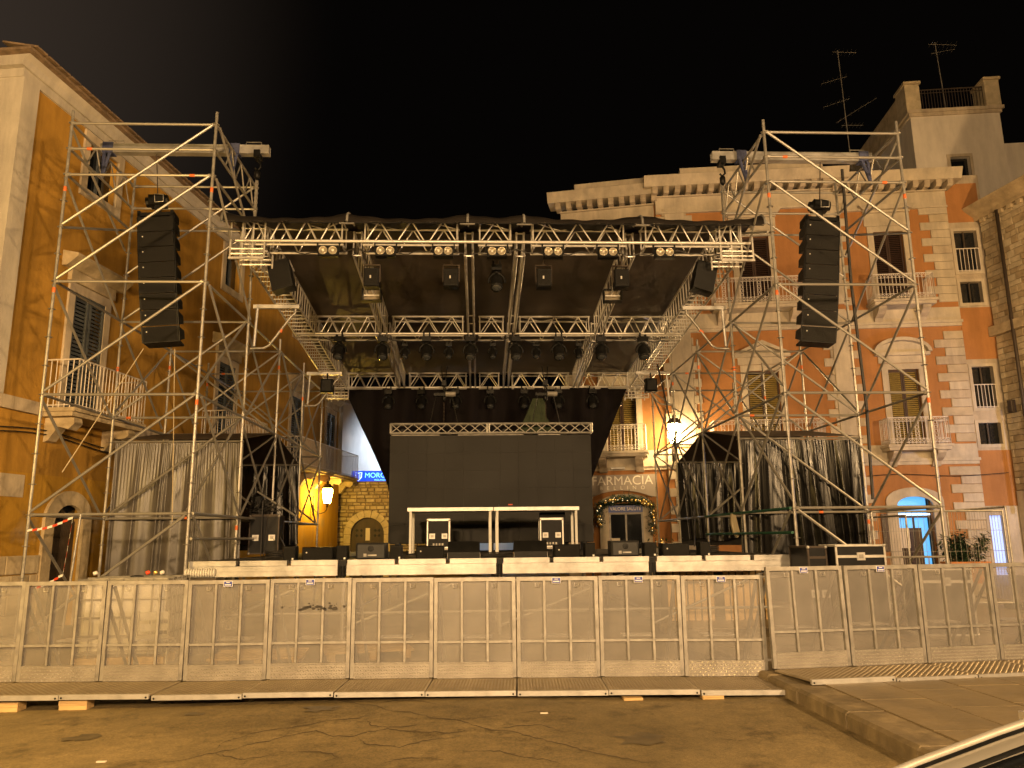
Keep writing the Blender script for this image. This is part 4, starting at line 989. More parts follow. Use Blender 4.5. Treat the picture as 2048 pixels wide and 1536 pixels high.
for a in arcs:
    MB().path([roll(min(1,max(0,(a+4.84)/10.37)), v/10) for v in range(0, 8)], .024, 6).build('canopy_hoop', 'alu_bright', roof, world=True)
rod('front_hem', (-4.8,13.84,7.43),(5.5,13.84,7.43), .010, 'black_cloth', roof, 6)
for x in (-2.5, -.22, .86, 3.14): MB().box(x-.14,x+.14,13.82,13.87,7.405,7.42).build('hem_plate', 'alu_dull', roof, world=True)
# aluminium brackets between scaffold and roof side
def bracket(x, y, z, s, label):
    t = thing('roof_bracket', label, 'bracket', (x,y,z), 0, 'roof brackets on the scaffolds')
    MB().box(min(0,s*.95),max(0,s*.95),-.04,.04,-.04,.04).build('arm', 'alu_bright', t)
    MB().tube((s*.08,0,-.04),(s*.05,0,-.85),.03,8).build('strut', 'alu_bright', t)
    MB().path([(-s*.02,0,-.9),(s*.25,0,-.89),(s*.36,0,-.83),(s*.78,0,-.22),(s*.86,0,-.14),(s*.87,0,-.04)], .026, 8).build('curved_tube', 'galv', t, True)
    MB().path([(s*.55+.03*math.cos(k), .0, -.555+.03*math.sin(k)) for k in [0]] + [(s*.60,0,-.49)], .03, 8).build('paint_band', 'orange_paint', t)
bracket(-4.72, 15.75, 6.35, 1, 'curved aluminium bracket on the left scaffold near the roof front'); bracket(-4.72, 20.9, 6.02, 1, 'curved aluminium bracket on the left scaffold near the roof rear')
bracket(5.30, 15.78, 6.35, -1, 'curved aluminium bracket on the right scaffold near the roof front'); bracket(5.30, 20.9, 6.02, -1, 'curved aluminium bracket on the right scaffold near the roof rear')

# ================================================================= stage lights
def blinder(x, i):
    y = YF-.28; z = zb(y)
    t = thing('blinder_light', 'twin round-lens blinder light on the front truss, ' + ORD[i], 'stage light', (x,y,z-.18), 0, 'blinder lights on the front truss')
    MB().bbox(-.19,.19,-.05,.10,-.11,.11,.015).box(-.22,-.195,-.02,.02,-.02,.16).box(.195,.22,-.02,.02,-.02,.16).box(-.22,.22,-.02,.02,.161,.18).tube((0,0,.18),(0,0,.26),.02,6).build('housing', 'black_metal', t)
    for s in (-1, 1):
        MB().lathe([(.085,0),(.083,.012),(.07,.004),(.03,-.025),(0,-.03)], 16, (s*.092,-.055,0), (0,-1,0)).build('reflector', 'lamp_dish', t, True)
        MB().lathe([(.022,0),(.02,.02),(0,.03)], 8, (s*.092,-.04,0), (0,-1,0)).build('bulb', 'white_paint', t, True)
for i, x in enumerate((-2.89,-1.80,-.69,.34,1.43,2.50,3.61)): blinder(x, i)
def hung_box(x, y, i, label):
    z = zb(y)
    t = thing('hanging_speaker', label, 'speaker', (x,y,z-.05), 0, 'small boxes under the front truss')
    MB().bbox(-.15,.15,-.13,.13,-.52,-.14,.02).build('cabinet', 'black_plastic', t); MB().box(-.12,.12,-.137,-.131,-.48,-.18).build('grille', 'speaker_grille', t)
    MB().box(-.17,-.152,-.03,.03,-.4,-.06).box(.152,.17,-.03,.03,-.4,-.06).box(-.17,.17,-.03,.03,-.058,-.03).tube((0,0,-.03),(0,0,.06),.025,6).build('yoke', 'iron', t)
    MB().box(-.03,.0,-.142,-.138,-.36,-.30).build('badge', 'alu', t)
for i, x in enumerate((-2.16,-.57,1.31,2.89)): hung_box(x, 14.95, i, 'small black hanging speaker under the front truss, ' + ORD[i])
def flood(x, rz, label):
    t = thing('corner_speaker', label, 'speaker', (x,14.95,7.05), rz, 'tilted speakers at the roof corners')
    o = MB(); o.obox((0,0,-.32),(.20,0,.06),(0,.17,0),(-.07,0,.29)); o.build('cabinet', 'black_plastic', t)
    g = MB(); g.obox((.0,-.175,-.32),(.17,0,.05),(0,.004,0),(-.06,0,.26)); g.build('grille', 'speaker_grille', t)
    MB().path([(-.22,0,-.3),(-.1,0,.03),(.14,0,.03),(.24,0,-.2)], .018, 6).build('yoke', 'alu_dull', t)
flood(-3.96, 0, 'tilted black speaker at the left front corner of the roof')
flood(4.60, math.pi, 'tilted black speaker at the right front corner of the roof')
def strobe(x, label):
    t = thing('flood_light', label, 'stage light', (x,16.5,6.93), 0, 'flood lights under the roof')
    MB().box(-.21,.21,-.03,.19,-.20,-.185).box(-.21,.21,.17,.19,-.184,.06).box(-.21,-.195,-.03,.169,-.184,.06).box(.195,.21,-.03,.169,-.184,.06).box(-.21,.21,-.03,.19,.061,.08).tube((0,.05,.08),(0,.05,.2),.03,8).build('housing', 'black_metal', t)
    g = MB(); g.grid(lambda u, v: (-.19+.38*u, .16-.12*math.sin(v*math.pi)+0.0, -.18+.23*v) if False else (-.19+.38*u, .15-.09*abs(2*v-1)**2, -.18+.235*v), 4, 10); g.build('reflector', 'lamp_dish', t, True)
    MB().tube((-.17,.06,-.06),(.17,.06,-.06),.016,8).build('tube_lamp', 'white_paint', t)
strobe(-2.39, 'rectangular flood light with bright reflector under the left long truss'); strobe(3.0, 'rectangular flood light with bright reflector under the right long truss')
def moving_head(label, group, s=1.0, tilt=0.0):
    t = thing('moving_head', label, 'stage light', (0,0,0), 0, group)
    MB().box(-.11*s,.11*s,-.10*s,.10*s,-.18*s,-.06*s).box(-.09*s,-.05*s,-.03*s,.03*s,-.059*s,.05*s).box(.05*s,.09*s,-.03*s,.03*s,-.059*s,.05*s).build('base', 'black_metal', t)
    pts = [(.17*s*math.cos(a)*1.0, 0, -.40*s+.17*s*math.sin(a)) for a in [R(-15+k*17.5) for k in range(13)]]
    y_ = MB(); y_.path(pts, .026*s, 6); y_.tube((0,0,-.20*s),(0,0,-.24*s),.07*s,10); y_.build('yoke', 'black_metal', t, True)
    dx = Vector((0, -math.sin(tilt), -math.cos(tilt))); c = Vector((0,0,-.42*s)); 
    MB().lathe([(.05*s,-.19*s),(.10*s,-.16*s),(.125*s,-.08*s),(.13*s,.02*s),(.12*s,.10*s),(.13*s,.12*s),(.13*s,.17*s),(.115*s,.175*s)], 14, c, dx).build('head', 'black_plastic', t, True)
    MB().lathe([(.112*s,.168*s),(.09*s,.195*s),(.05*s,.21*s),(0,.215*s)], 14, c, dx).build('lens', 'lens', t, True)
    return t
g1 = 'large moving heads on the middle truss'
xs = (-3.54,-2.46,-1.34,-.23,.92,2.03,3.12,4.20)
m0 = moving_head('large round moving-head light under the middle truss, leftmost', g1, 1.06, R(24))
for i, x in enumerate(xs):
    o = m0 if i == 0 else copy_tree(m0, (0,0,0), 0, 'large round moving-head light under the middle truss, ' + ORD[i])
    o.location = (x, YM-.30, zb(YM-.3)-.03); o.rotation_euler = (0,0,R(random.uniform(-14,14)))
g2 = 'small moving heads behind the middle truss'
s0 = moving_head('small moving-head light between the large ones on the middle truss, leftmost', g2, .72, R(20))
for i, x in enumerate((-1.94,-.80,.35,1.49,2.61)):
    o = s0 if i == 0 else copy_tree(s0, (0,0,0), 0, 'small moving-head light between the large ones on the middle truss, ' + ORD[i])
    o.location = (x, YM+.24, zb(YM+.24)-.03)
g3 = 'large moving heads on the rear truss'
r0 = moving_head('large round moving-head light under the rear truss, leftmost', g3, 1.06, R(24))
for i, x in enumerate((-2.85,-1.81,-.75,.33,1.40,2.49,3.56)):
    o = r0 if i == 0 else copy_tree(r0, (0,0,0), 0, 'large round moving-head light under the rear truss, ' + ORD[i])
    o.location = (x, YRr-.30, zb(YRr-.3)-.03); o.rotation_euler = (0,0,R(random.uniform(-14,14)))
g4 = 'small moving heads on the rear truss'
q0 = moving_head('small moving-head light on the rear truss, leftmost', g4, .75, R(20))
for i, x in enumerate((-3.90,-2.43,-.23,.87,3.15,4.49)):
    o = q0 if i == 0 else copy_tree(q0, (0,0,0), 0, 'small moving-head light on the rear truss, ' + ORD[i])
    o.location = (x, YRr+.24, zb(YRr+.24)-.03)
fh = moving_head('single moving-head light under the centre of the front truss', 'front moving head', .95, R(25)); fh.location = (.35, 14.9, zb(14.9)-.06)
sp = thing('small_speaker', 'small black box speaker hanging from the left roof bracket', 'speaker', (-4.15, 20.85, 5.6)); MB().bbox(-.16,.16,-.14,.14,-.13,.24,.04).build('cabinet', 'black_plastic', sp); MB().tube((0,0,.24),(0,0,.42),.02,6).build('hanger','black_metal',sp)
sp = thing('small_speaker', 'small black box speaker hanging from the right roof bracket', 'speaker', (4.75, 20.85, 5.6)); MB().bbox(-.16,.16,-.14,.14,-.13,.24,.04).build('cabinet', 'black_plastic', sp); MB().tube((0,0,.24),(0,0,.42),.02,6).build('hanger','black_metal',sp)
for nm, ya, dz, lb in (('truss_cable', YF-.1, -.03, 'black cable draped along the front truss'), ('truss_cable', YM-.1, -.03, 'black cable draped along the middle truss')):
    pts = [(-4.0+k*.105, ya, zb(ya)+dz-.09*abs(math.sin(k*.21))-.04*math.sin(k*.83)**2) for k in range(86)]
    tag(MB().path(pts, .012, 5).build(nm, 'cable'), lb, 'cable', 'cables along the trusses')

# ================================================================= backdrop
def backdrop():
    s = MB()
    def fn(u, v):
        z0, z1 = 1.4, 6.25
        z = z1+(z0-z1)*v
        xl = -4.18+(6.04-z)*.477 if z > 3.0 else -2.75+.02*(3.0-z); xr = 4.62-(6.02-z)*.424 if z > 3.2 else 3.45
        x = xl+(xr-xl)*u
        return (x, 24.02+.07*math.sin(x*9+math.sin(z*1.5)*.7)+.05*math.sin(x*3.1), z)
    s.grid(fn, 120, 16); return s
mat('backdrop_cloth', (0.0055,0.0038,0.0048), 0.8, 0, 0.35, 1.5, 0.3, 20, 0.15, stretch=(1,1,.2))
tag(backdrop().build('backdrop', 'backdrop_cloth', None, True), 'black cloth backdrop tapering down behind the screen', 'backdrop')

# ================================================================= LED screen with its truss
scn = thing('led_screen', 'large dark LED video wall at the back of the stage', 'screen', (.31, 21, 1.21))
MB().box(-2.74,2.74,.07,.30,.22,3.10).build('screen_body', 'black_metal', scn)
W_, H_ = 5.48/11, 2.88/6
for i in range(11):
    for j in range(6):
        a = -2.74+i*W_; c = .22+j*H_
        MB().box(a+.0008,a+W_-.0008,random.uniform(.0,.0008),.069,c+.0008,c+H_-.0008).build('led_panel', 'screen_face', scn)
for x in (-2.5,-1.2,0,1.2,2.5): MB().box(x-.06,x+.06,.05,.5,0,.218).build('foot', 'black_metal', scn)
MB().box(-2.7,-1.4,.02,.06,3.105,3.2).box(-.9,.9,.02,.06,3.105,3.2).box(1.3,1.9,.02,.06,3.105,3.2).build('hanging_bar', 'alu_dull', scn)
for k in range(8):
    x = -2.4+k*.69; MB().box(x-.05,x+.05,.0,.1,3.205,3.27).build('clamp', 'black_metal', scn)
tr2 = thing('screen_truss', 'silver box truss hanging just above the LED screen', 'truss', (.31, 21, 4.47))
def xtruss():
    c = MB(); a, b = -2.42, 3.08; z0, z1 = 4.36, 4.62
    for y in (20.9, 21.16):
        for z in (z0, z1): c.tube((a,y,z),(b,y,z),.024,8)
    for y in (20.9, 21.16):
        for x in (a, .2, .26, b): c.tube((x,y,z0),(x,y,z1),.022,8)
    return c.build('chords', 'alu_bright', tr2, world=True)
xtruss()
for k in range(18):
    x0 = -2.40+k*.304; x1 = x0+.29
    rod('brace', (x0,20.9,4.37),(x1,20.9,4.61), .012, 'alu', tr2); rod('brace', (x0,20.9,4.61),(x1,20.9,4.37), .012, 'alu', tr2)
hoist(-.98, 21.05, 5.75, 4.65, 'small chain hoist above the left half of the screen truss', False); hoist(1.83, 21.05, 5.75, 4.65, 'small chain hoist above the right half of the screen truss', False)
for x, lb in ((-.98,'left'), (1.83,'right')):
    t = thing('hoist_cradle', 'dark cable cradle with bright winch on the ' + lb + ' screen hoist', 'winch', (x,21.05,5.45)); MB().box(-.28,.28,-.06,.06,-.04,.04).tube((-.22,0,-.03),(-.38,0,-.8),.012,5).tube((.22,0,-.03),(.38,0,-.8),.012,5).tube((0,0,0),(-.08,0,.8),.012,5).tube((0,0,0),(.08,0,.8),.012,5).build('frame', 'black_metal', t); MB().tube((.05,-.08,0),(.32,-.08,0),.07,10).build('winch', 'alu_dull', t)

mat('camo_cloth', (0.045,0.06,0.03), 0.8, 0, 0, 9, 0.3, 20, 0.3, col2=(0.025,0.035,0.02))
tag(MB().prism([(-.12,0),(.22,0),(.24,-.5),(.5,-.95),(-.55,-.95),(-.3,-.45)],-.06,.06).build('cloth_cover','camo_cloth'),'mottled green cloth cover hanging under the right screen hoist','cloth').location=(1.62,21.45,5.4)
# ================================================================= stage platform
ZS = 1.21; SX0, SX1, SY0, SY1 = -4.80, 5.40, 13.34, 22.6
stg = thing('stage_platform', 'black-decked stage platform with pale aluminium front beams', 'stage', (.3, 13.34, 0))
mat('deck', (0.03,0.025,0.02), 0.6, 0, 0.4, 2.5, 0.3, 30)
nx, ny = 5, 9
for i in range(nx):
    for j in range(ny):
        a = SX0+(SX1-SX0)*i/nx; b = SX0+(SX1-SX0)*(i+1)/nx; c = SY0+(SY1-SY0)*j/ny; d = SY0+(SY1-SY0)*(j+1)/ny
        MB().box(a+.004,b-.004,c+.004,d-.004,ZS-.05,ZS).build('deck_board', 'deck', stg, world=True)
for i, (a, b) in enumerate(((-4.80,-2.36),(-2.21,.27),(.38,2.84),(2.97,5.40))):
    s = MB(); s.box(a,b,13.26,13.335,.965,1.135); s.box(a,b,13.25,13.259,1.05,1.062); s.box(a,b,13.252,13.259,.97,.985); s.build('front_beam', 'alu_bright', stg, world=True)
    n = 3; w = (b-a+.06)/n
    for k in range(n):
        p = a-.02+k*w; s = MB(); s.box(p+.035,p+w-.035,13.235,13.335,1.137,1.222); s.box(p+.035,p+w-.035,13.228,13.234,1.2,1.222); s.build('top_rail', 'alu_bright', stg, world=True)
    for p in (a+.12, b-.12):
        MB().box(p-.035,p+.035,13.29,13.33,1.0,1.05).build('plate', 'alu_dull', stg, world=True) if False else None
for x in (-2.285, .325, 2.905):
    MB().box(x-.06,x+.06,13.30,13.34,.95,1.2).tube((x-.03,13.28,.9),(x-.03,13.28,1.12),.018,6).tube((x+.03,13.28,.9),(x+.03,13.28,1.12),.018,6).build('beam_joint', 'black_metal', stg, world=True)
for x in (-4.6,-2.285,.325,2.905,5.3):
    for y in (13.45, 15.7, 18, 20.3, 22.4): rod('leg', (x,y,gz(x)),(x,y,ZS-.06), .03, 'galv', stg)
    rod('ledger', (x,13.45,.3),(x,22.4,.3), .024, 'galv', stg)
for z in (.35, .85): rod('ledger', (SX0+.1,13.45,z),(SX1-.1,13.45,z), .024, 'galv', stg)
for i in range(4):
    xs_ = (-4.6,-2.285,.325,2.905,5.3); rod('diagonal_brace', (xs_[i],13.5,.1),(xs_[i+1],13.5,1.1), .022, 'galv', stg)
for x in (-4.1,-1.8,.9,3.5):
    s = MB().box(x,x+1.2,10.55,10.58,.43,.47)
# crates stacked under the stage on the right
for i, (x, lb) in enumerate(((3.3,'left'),(4.3,'right'))):
    t = thing('pallet_crate', 'slatted pale wooden crate under the stage front, ' + lb + ' one', 'crate', (x,13.9,gz(4)), 0, 'crates under the stage')
    for k in range(7): MB().box(k*.12,.09+k*.12,0,.02,0,.85).build('slat', 'wood_pale', t)
    MB().box(0,.81,.021,.6,.02,.8).build('core', 'wood_dark', t)

# ================================================================= monitors along the stage edge
def small_box(a, b, h, i):
    t = thing('small_monitor', 'small upright black speaker box on the stage edge, ' + ORD[i], 'speaker', ((a+b)/2,13.62,ZS), 0, 'small speaker boxes on the stage edge'); w = (b-a)/2
    MB().bbox(-w,w,-.13,.13,0,h,.012).build('cabinet', 'black_plastic', t); MB().box(-w+.012,w-.012,-.137,-.131,.02,h-.02).build('grille', 'speaker_grille', t); MB().box(w-.05,w-.02,-.142,-.138,.015,.045).build('badge', 'white_paint', t)
for i, (a, b) in enumerate(((-3.32,-3.12),(-2.43,-2.25),(-1.53,-1.33),(1.80,1.98),(2.83,3.04),(3.80,3.98))): small_box(a, b, .24, i)
def sub_box(a, b, h, i):
    t = thing('stage_subwoofer', 'low wide black speaker lying on the stage edge, ' + ORD[i], 'speaker', ((a+b)/2,13.72,ZS), 0, 'wide speakers on the stage edge'); w = (b-a)/2
    MB().bbox(-w,w,-.17,.17,0,h,.015).build('cabinet', 'black_plastic', t); MB().box(-w+.015,w-.015,-.177,-.171,.015,h-.015).build('grille', 'speaker_grille', t); MB().lathe([(.014,0),(0,.006)],8,(-w+.08,-.178,.13),(0,-1,0)).build('badge', 'alu', t)
for i, (a, b) in enumerate(((-3.02,-2.50),(-1.09,-.62),(1.28,1.73),(3.16,3.63))): sub_box(a, b, .22, i)
def logo_box(a, b, h, lb):
    t = thing('stage_monitor', lb, 'speaker', ((a+b)/2,13.85,ZS), 0, 'grey monitors on the stage edge'); w = (b-a)/2
    MB().bbox(-w,w,-.18,.22,0,h,.03).build('cabinet', 'monitor_grey', t)
    MB().lathe([(.05,0),(.052,.006),(.035,.008),(.033,.002),(0,.002)],14,(0,-.181,h*.66),(0,-1,0)).build('round_port', 'black_metal', t); MB().box(-.12,-.07,-.186,-.181,.05,.10).box(-.05,.10,-.186,-.181,.06,.085).build('badge', 'alu_dull', t)
mat('monitor_grey', (0.022,0.022,0.023), 0.55, 0, 0.2, 6, 0.2, 200)
logo_box(-2.13,-1.62,.28,'grey monitor with round port on the left of the stage edge'); logo_box(2.29,2.78,.27,'grey monitor with round port on the right of the stage edge')
def wedge(a, b, lb):
    t = thing('wedge_monitor', lb, 'speaker', ((a+b)/2,13.8,ZS), 0, 'wedge monitors at stage centre'); w = (b-a)/2
    MB().prismx([(-.24,0),(.24,0),(.24,.10),(.02,.29),(-.10,.29),(-.24,.11)], -w, w).build('cabinet', 'black_plastic', t)
    MB().box(-.07,.07,-.246,-.236,.04,.08).build('handle', 'black_metal', t); MB().box(-w-.006,-w,-.23,.22,.0,.1).box(w,w+.006,-.23,.22,0,.1).build('edge_trim', 'alu_dull', t)
wedge(-.55,.0,'black wedge monitor left of stage centre'); wedge(.59,1.16,'black wedge monitor right of stage centre')

# ================================================================= table and flight cases on stage
tb = thing('dj_table', 'long table of two pale stage decks on white legs', 'table', (.32,18.5,ZS))
for a, b in ((-1.98,-.01),(.01,1.98)):
    MB().box(a,b,-.45,.5,.96,1.04).build('deck_top', 'alu_bright', tb)
    for x in (a+.07, b-.07):
        for y in (-.38,.42): MB().box(x-.028,x+.028,y-.028,y+.028,0,.958).build('leg', 'white_paint', tb)
def flight_case(loc, w, d, h, label, lidz=.85, latches=2, rz=0.0, grp='flight cases', text=None, edge='alu'):
    t = thing('flight_case', label, 'flight case', loc, rz, grp)
    MB().box(-w/2+.01,w/2-.01,-d/2+.01,d/2-.01,.01,h-.01).build('panel', 'case_black', t)
    e = MB(); b = .028
    for sx in (-1,1):
        for sy in (-1,1): e.box(sx*w/2-b*(sx > 0)-.0, sx*w/2+b*(sx < 0), sy*d/2-b*(sy > 0), sy*d/2+b*(sy < 0), 0, h)
        for z in (0, h-b): e.box(sx*w/2-b*(sx > 0), sx*w/2+b*(sx < 0), -d/2+b, d/2-b, z, z+b)
    for sy in (-1,1):
        for z in (0, h-b): e.box(-w/2+b,w/2-b, sy*d/2-b*(sy > 0), sy*d/2+b*(sy < 0), z, z+b)
    e.box(-w/2,w/2,-d/2-.004,-d/2+.01,h*lidz-.02,h*lidz+.02); e.build('edge_profile', edge, t)
    for sx in (-1,1):
        for z in (.015, h-.015): MB().lathe([(.0,-.03),(.028,-.015),(.028,.015),(0,.03)],8,(sx*(w/2-.015),-d/2+.012,z)).build('ball_corner', 'alu_bright', t, True)
    for k in range(latches):
        x = 0 if latches == 1 else (-w/2+.18*w/.5*.5+.0 + k*(w-.18*w)/(latches-1)) if False else (-w*.27+k*w*.54/(latches-1))
        zc = h*lidz if latches == 1 else h*.42
        q = MB(); q.box(x-.065,x+.065,-d/2-.006,-d/2+.008,zc-.06,zc+.06).build('latch_plate', 'alu_bright', t); MB().box(x-.035,x+.035,-d/2-.012,-d/2-.0065,zc-.03,zc+.03).build('latch', 'alu_dull', t)
    if text:
        for k in range(4): MB().box(-.13+k*.07,-.09+k*.07,-d/2-.0,-d/2+.006,.06,.11).build('stencil_mark', 'alu_dull', t)
    return t
flight_case((-.98,18.9,ZS+.12), .54,.5,.66, 'black flight case with silver edges under the left of the table', 1.0, 2, 0, 'flight cases under the table', True)
flight_case((2.02-.31,18.9,ZS+.12), .56,.5,.66, 'black flight case with silver edges under the right of the table', 1.0, 2, 0, 'flight cases under the table', True)
for x, lb in ((-.98,'left'),(1.71,'right')):
    t = thing('wheel_board', 'wheeled dolly under the ' + lb + ' table flight case', 'dolly', (x,18.9,ZS)); MB().box(-.3,.3,-.28,.28,.075,.118).build('board','alu_dull',t)
    for sx in (-.22,.22):
        for sy in (-.2,.2): MB().tube((sx-.02,sy,.037),(sx+.02,sy,.037),.036,10).build('castor','rubber',t)
eq = thing('dj_mixer', 'small dark mixing gear with red light on the table top', 'mixer', (.55,18.45,ZS+1.041)); MB().box(-.5,.45,-.1,.25,0,.05).box(-.1,.25,-.1,.2,.051,.085).build('body','black_plastic',eq); MB().box(.12,.22,-.108,-.102,.055,.08).build('red_lamp','red_tape',eq)
tag(MB().prismx([(-.2,0),(.2,0),(.18,.12),(0,.16),(-.18,.1)],1.45,2.05).build('folded_cloth','black_cloth'),'folded black cloth lying on the right table flight case','cloth').location=(0,18.9,ZS+.781)
flight_case((-4.55,17.0,ZS+.06), .62,.6,.80, 'tall black flight case with cables beside the left curtain', 1.0, 2, R(4), 'flight cases', edge='iron')
gr = thing('cable_heap', 'tangled heap of black cables and gear on the left flight case', 'cables', (-4.7,16.9,ZS+.861))
gm = MB()
for k in range(26):
    p = [Vector((random.gauss(0,.16),random.gauss(0,.14),.02+abs(random.gauss(0,.2)))) for _ in range(5)]; p.append(Vector((random.uniform(.1,.7),random.uniform(-.4,0),-.84))) if k < 7 else None
    gm.path(p, random.choice((.008,.012,.016)), 5)
gm.build('cables','cable',gr); MB().bbox(-.2,.12,-.15,.15,0,.16,.02).bbox(-.14,.06,-.12,.12,.161,.42,.02).build('gear','black_metal',gr); MB().tube((-.02,-.17,.5),(.8,-.1,-.02),.02,6).build('metal_bar','galv',gr)
dr = thing('dimmer_rack', 'grey equipment rack with bright connectors in the right wing', 'rack', (6.25,17.4,ZS)); MB().bbox(-.30,.30,-.25,.25,.1,.72,.01).build('cabinet','case_black',dr)
for k in range(4): MB().box(-.05,.22,-.262,-.251,.18+k*.13,.26+k*.13).build('rack_unit','alu_dull',dr)
MB().bbox(-.3,-.02,-.2,.2,.721,1.05,.02).build('grey_box','plastic_white',dr); MB().bbox(-.26,-.06,-.2,.1,1.051,1.3,.03).build('lamp_head','gold',dr); MB().box(-.32,.32,-.27,.27,0,.098).build('base','black_metal',dr)
tag(MB().prism([(-.04,.0),(.04,.0),(.08,-.22),(.12,-.42),(.06,-.50),(-.02,-.40),(-.06,-.2)],-.04,.04).build('cloth_bag','rope'),'pale cloth bag hanging from the green rail','bag').location=(5.3,16.2,2.0)

# cables lying about on the deck
for i, (x0, x1, y0, lb) in enumerate(((-4.3,-1.9,14.3,'left'),(-.9,1.2,14.6,'centre'),(1.6,4.4,14.4,'right'),(-1.6,2.2,17.4,'in front of the table'))):
    rk = random.Random(20+i); p = []; n_ = 40
    for k in range(n_+1):
        t_ = k/n_; p.append((x0+(x1-x0)*t_+.09*math.sin(t_*19+i), y0+.28*math.sin(t_*7+i*2)+.12*math.sin(t_*23), ZS+.012+.02*abs(math.sin(t_*9+i))))
    tag(MB().path(p, .013, 5).build('stage_cable', 'cable', None, True), 'black cable snaking over the stage deck, ' + lb, 'cable', 'cables on the stage deck')
for i, (x, y_, lb) in enumerate(((-3.9,15.2,'near the left rack'),(4.6,15.6,'near the right rail'))):
    tag(MB().path([(x+(.16+.012*math.sin(k*1.7))*math.cos(k*.42), y_+(.16+.012*math.cos(k*2.1))*math.sin(k*.42), ZS+.015+.0022*k) for k in range(60)], .012, 5).build('cable_coil', 'cable', None, True), 'coiled black cable on the stage deck ' + lb, 'cable', 'cable coils on the stage deck')
# ================================================================= side wings: curtains and tent roofs
def pleats(p0, p1, ztop_, zbot, amp, seed, flare=1.0, nz=18, broad=False):
    rnd = random.Random(seed); p0, p1 = Vector(p0), Vector(p1); d = (p1-p0); L_ = d.length; d.normalize(); nrm = Vector((d.y,-d.x,0))
    st = .014; n = int(L_/st); ph = 0; ph2 = 0; prof = []; left = 0; tight = False
    for i in range(n+1):
        if left <= 0:
            tight = not tight; left = rnd.uniform(.08,.20) if tight else rnd.uniform(.18,.50)
            pitch = rnd.uniform(.07,.11) if tight else rnd.uniform(.30,.55); am = rnd.uniform(.45,.8) if tight else rnd.uniform(.25,.7)
            if broad: pitch = rnd.uniform(.20,.28) if tight else rnd.uniform(.34,.60); am = rnd.uniform(.4,1.0)
        left -= st; ph += 2*math.pi*st/pitch; ph2 += 2*math.pi*st/rnd.uniform(.045,.075); prof.append((ph, am, ph2))
    sm = prof[:]
    for i in range(2, n-1): sm[i] = (prof[i][0], sum(p[1] for p in prof[i-2:i+3])/5, prof[i][2])
    s = MB()
    def fn(u, v):
        i = min(n, int(round(u*n))); ph_, am, p2 = sm[i]
        off = amp*am*(.35+.65*min(1,v*2.2))*math.sin(ph_+.35*math.sin(v*2.2+i*.012)) + (.006 if broad else .018)*math.exp(-v*9)*math.sin(p2)
        p = p0+d*(u*L_)+nrm*off + d*(.09*flare*v*math.sin(i*.028+seed))
        return (p.x, p.y, ztop_+(zbot-ztop_)*v + (.04*math.sin(i*.07) if v > .99 else 0))
    s.grid(fn, n, nz); return s
tag(pleats((XL0+.05,15.80,0),(XL1,15.80,0),3.5,gz(-6)+.02,.055,3).build('side_curtain','curtain_grey',None,True),'grey shiny pleated curtain closing the left wing','curtain')
tag(pleats((-6.4,20.7,0),(-4.82,20.7,0),3.48,1.4,.06,5,broad=True).build('wing_curtain','curtain_dark',None,True),'dark pleated curtain inside the left wing','curtain')
tag(pleats((XR0+.03,15.82,0),(XR1+.06,15.82,0),3.5,.25,.07,11,1.6,broad=True).build('side_curtain','curtain_dark',None,True),'shiny black pleated curtain closing the right wing','curtain')
tag(pleats((5.45,20.7,0),(7.2,20.7,0),3.5,1.45,.06,8,broad=True).build('wing_curtain','curtain_dark',None,True),'dark pleated curtain inside the right wing','curtain')
for s, x0, x1, lb in ((1,XL0,XL1,'left'),(-1,XR0,XR1,'right')):
    t = thing('wing_tent', 'low black and brown tent roof over the ' + lb + ' wing', 'tent', ((x0+x1)/2,15.7,3.5), 0, 'tent roofs over the stage wings')
    i_, o_ = (x1, x0) if s > 0 else (x0, x1)
    A = [(o_,15.72,3.56),(i_,15.72,3.56),(i_+s*.0,18.25,4.02),(o_,18.25,4.02)]
    MB().add(A+[(o_,20.8,3.5),(i_,20.8,3.5)],[(0,1,2,3),(3,2,5,4)]).build('roof_sheet','tarp',t,world=True)
    MB().add([(i_+s*.01,15.60,3.53),(i_+s*.01,18.25,3.99),(i_+s*.01,20.8,3.48),(i_+s*.35,19.6,3.48)],[(0,1,2,3)]).build('gable','black_cloth',t,world=True) if False else None
    MB().add([(o_,20.85,1.3),(i_,20.85,1.3),(i_,20.85,3.5),((i_+o_)/2+s*.6,20.85,4.2),(o_,20.85,3.5)],[(0,1,2,3,4)]).build('rear_sheet','black_cloth',t,world=True)
    rod('curtain_bar',(i_,20.65,3.5),(o_,20.65,3.5),.022,'galv',t); rod('curtain_bar',(x0,15.8,3.53),(x1,15.8,3.53),.022,'galv',t)

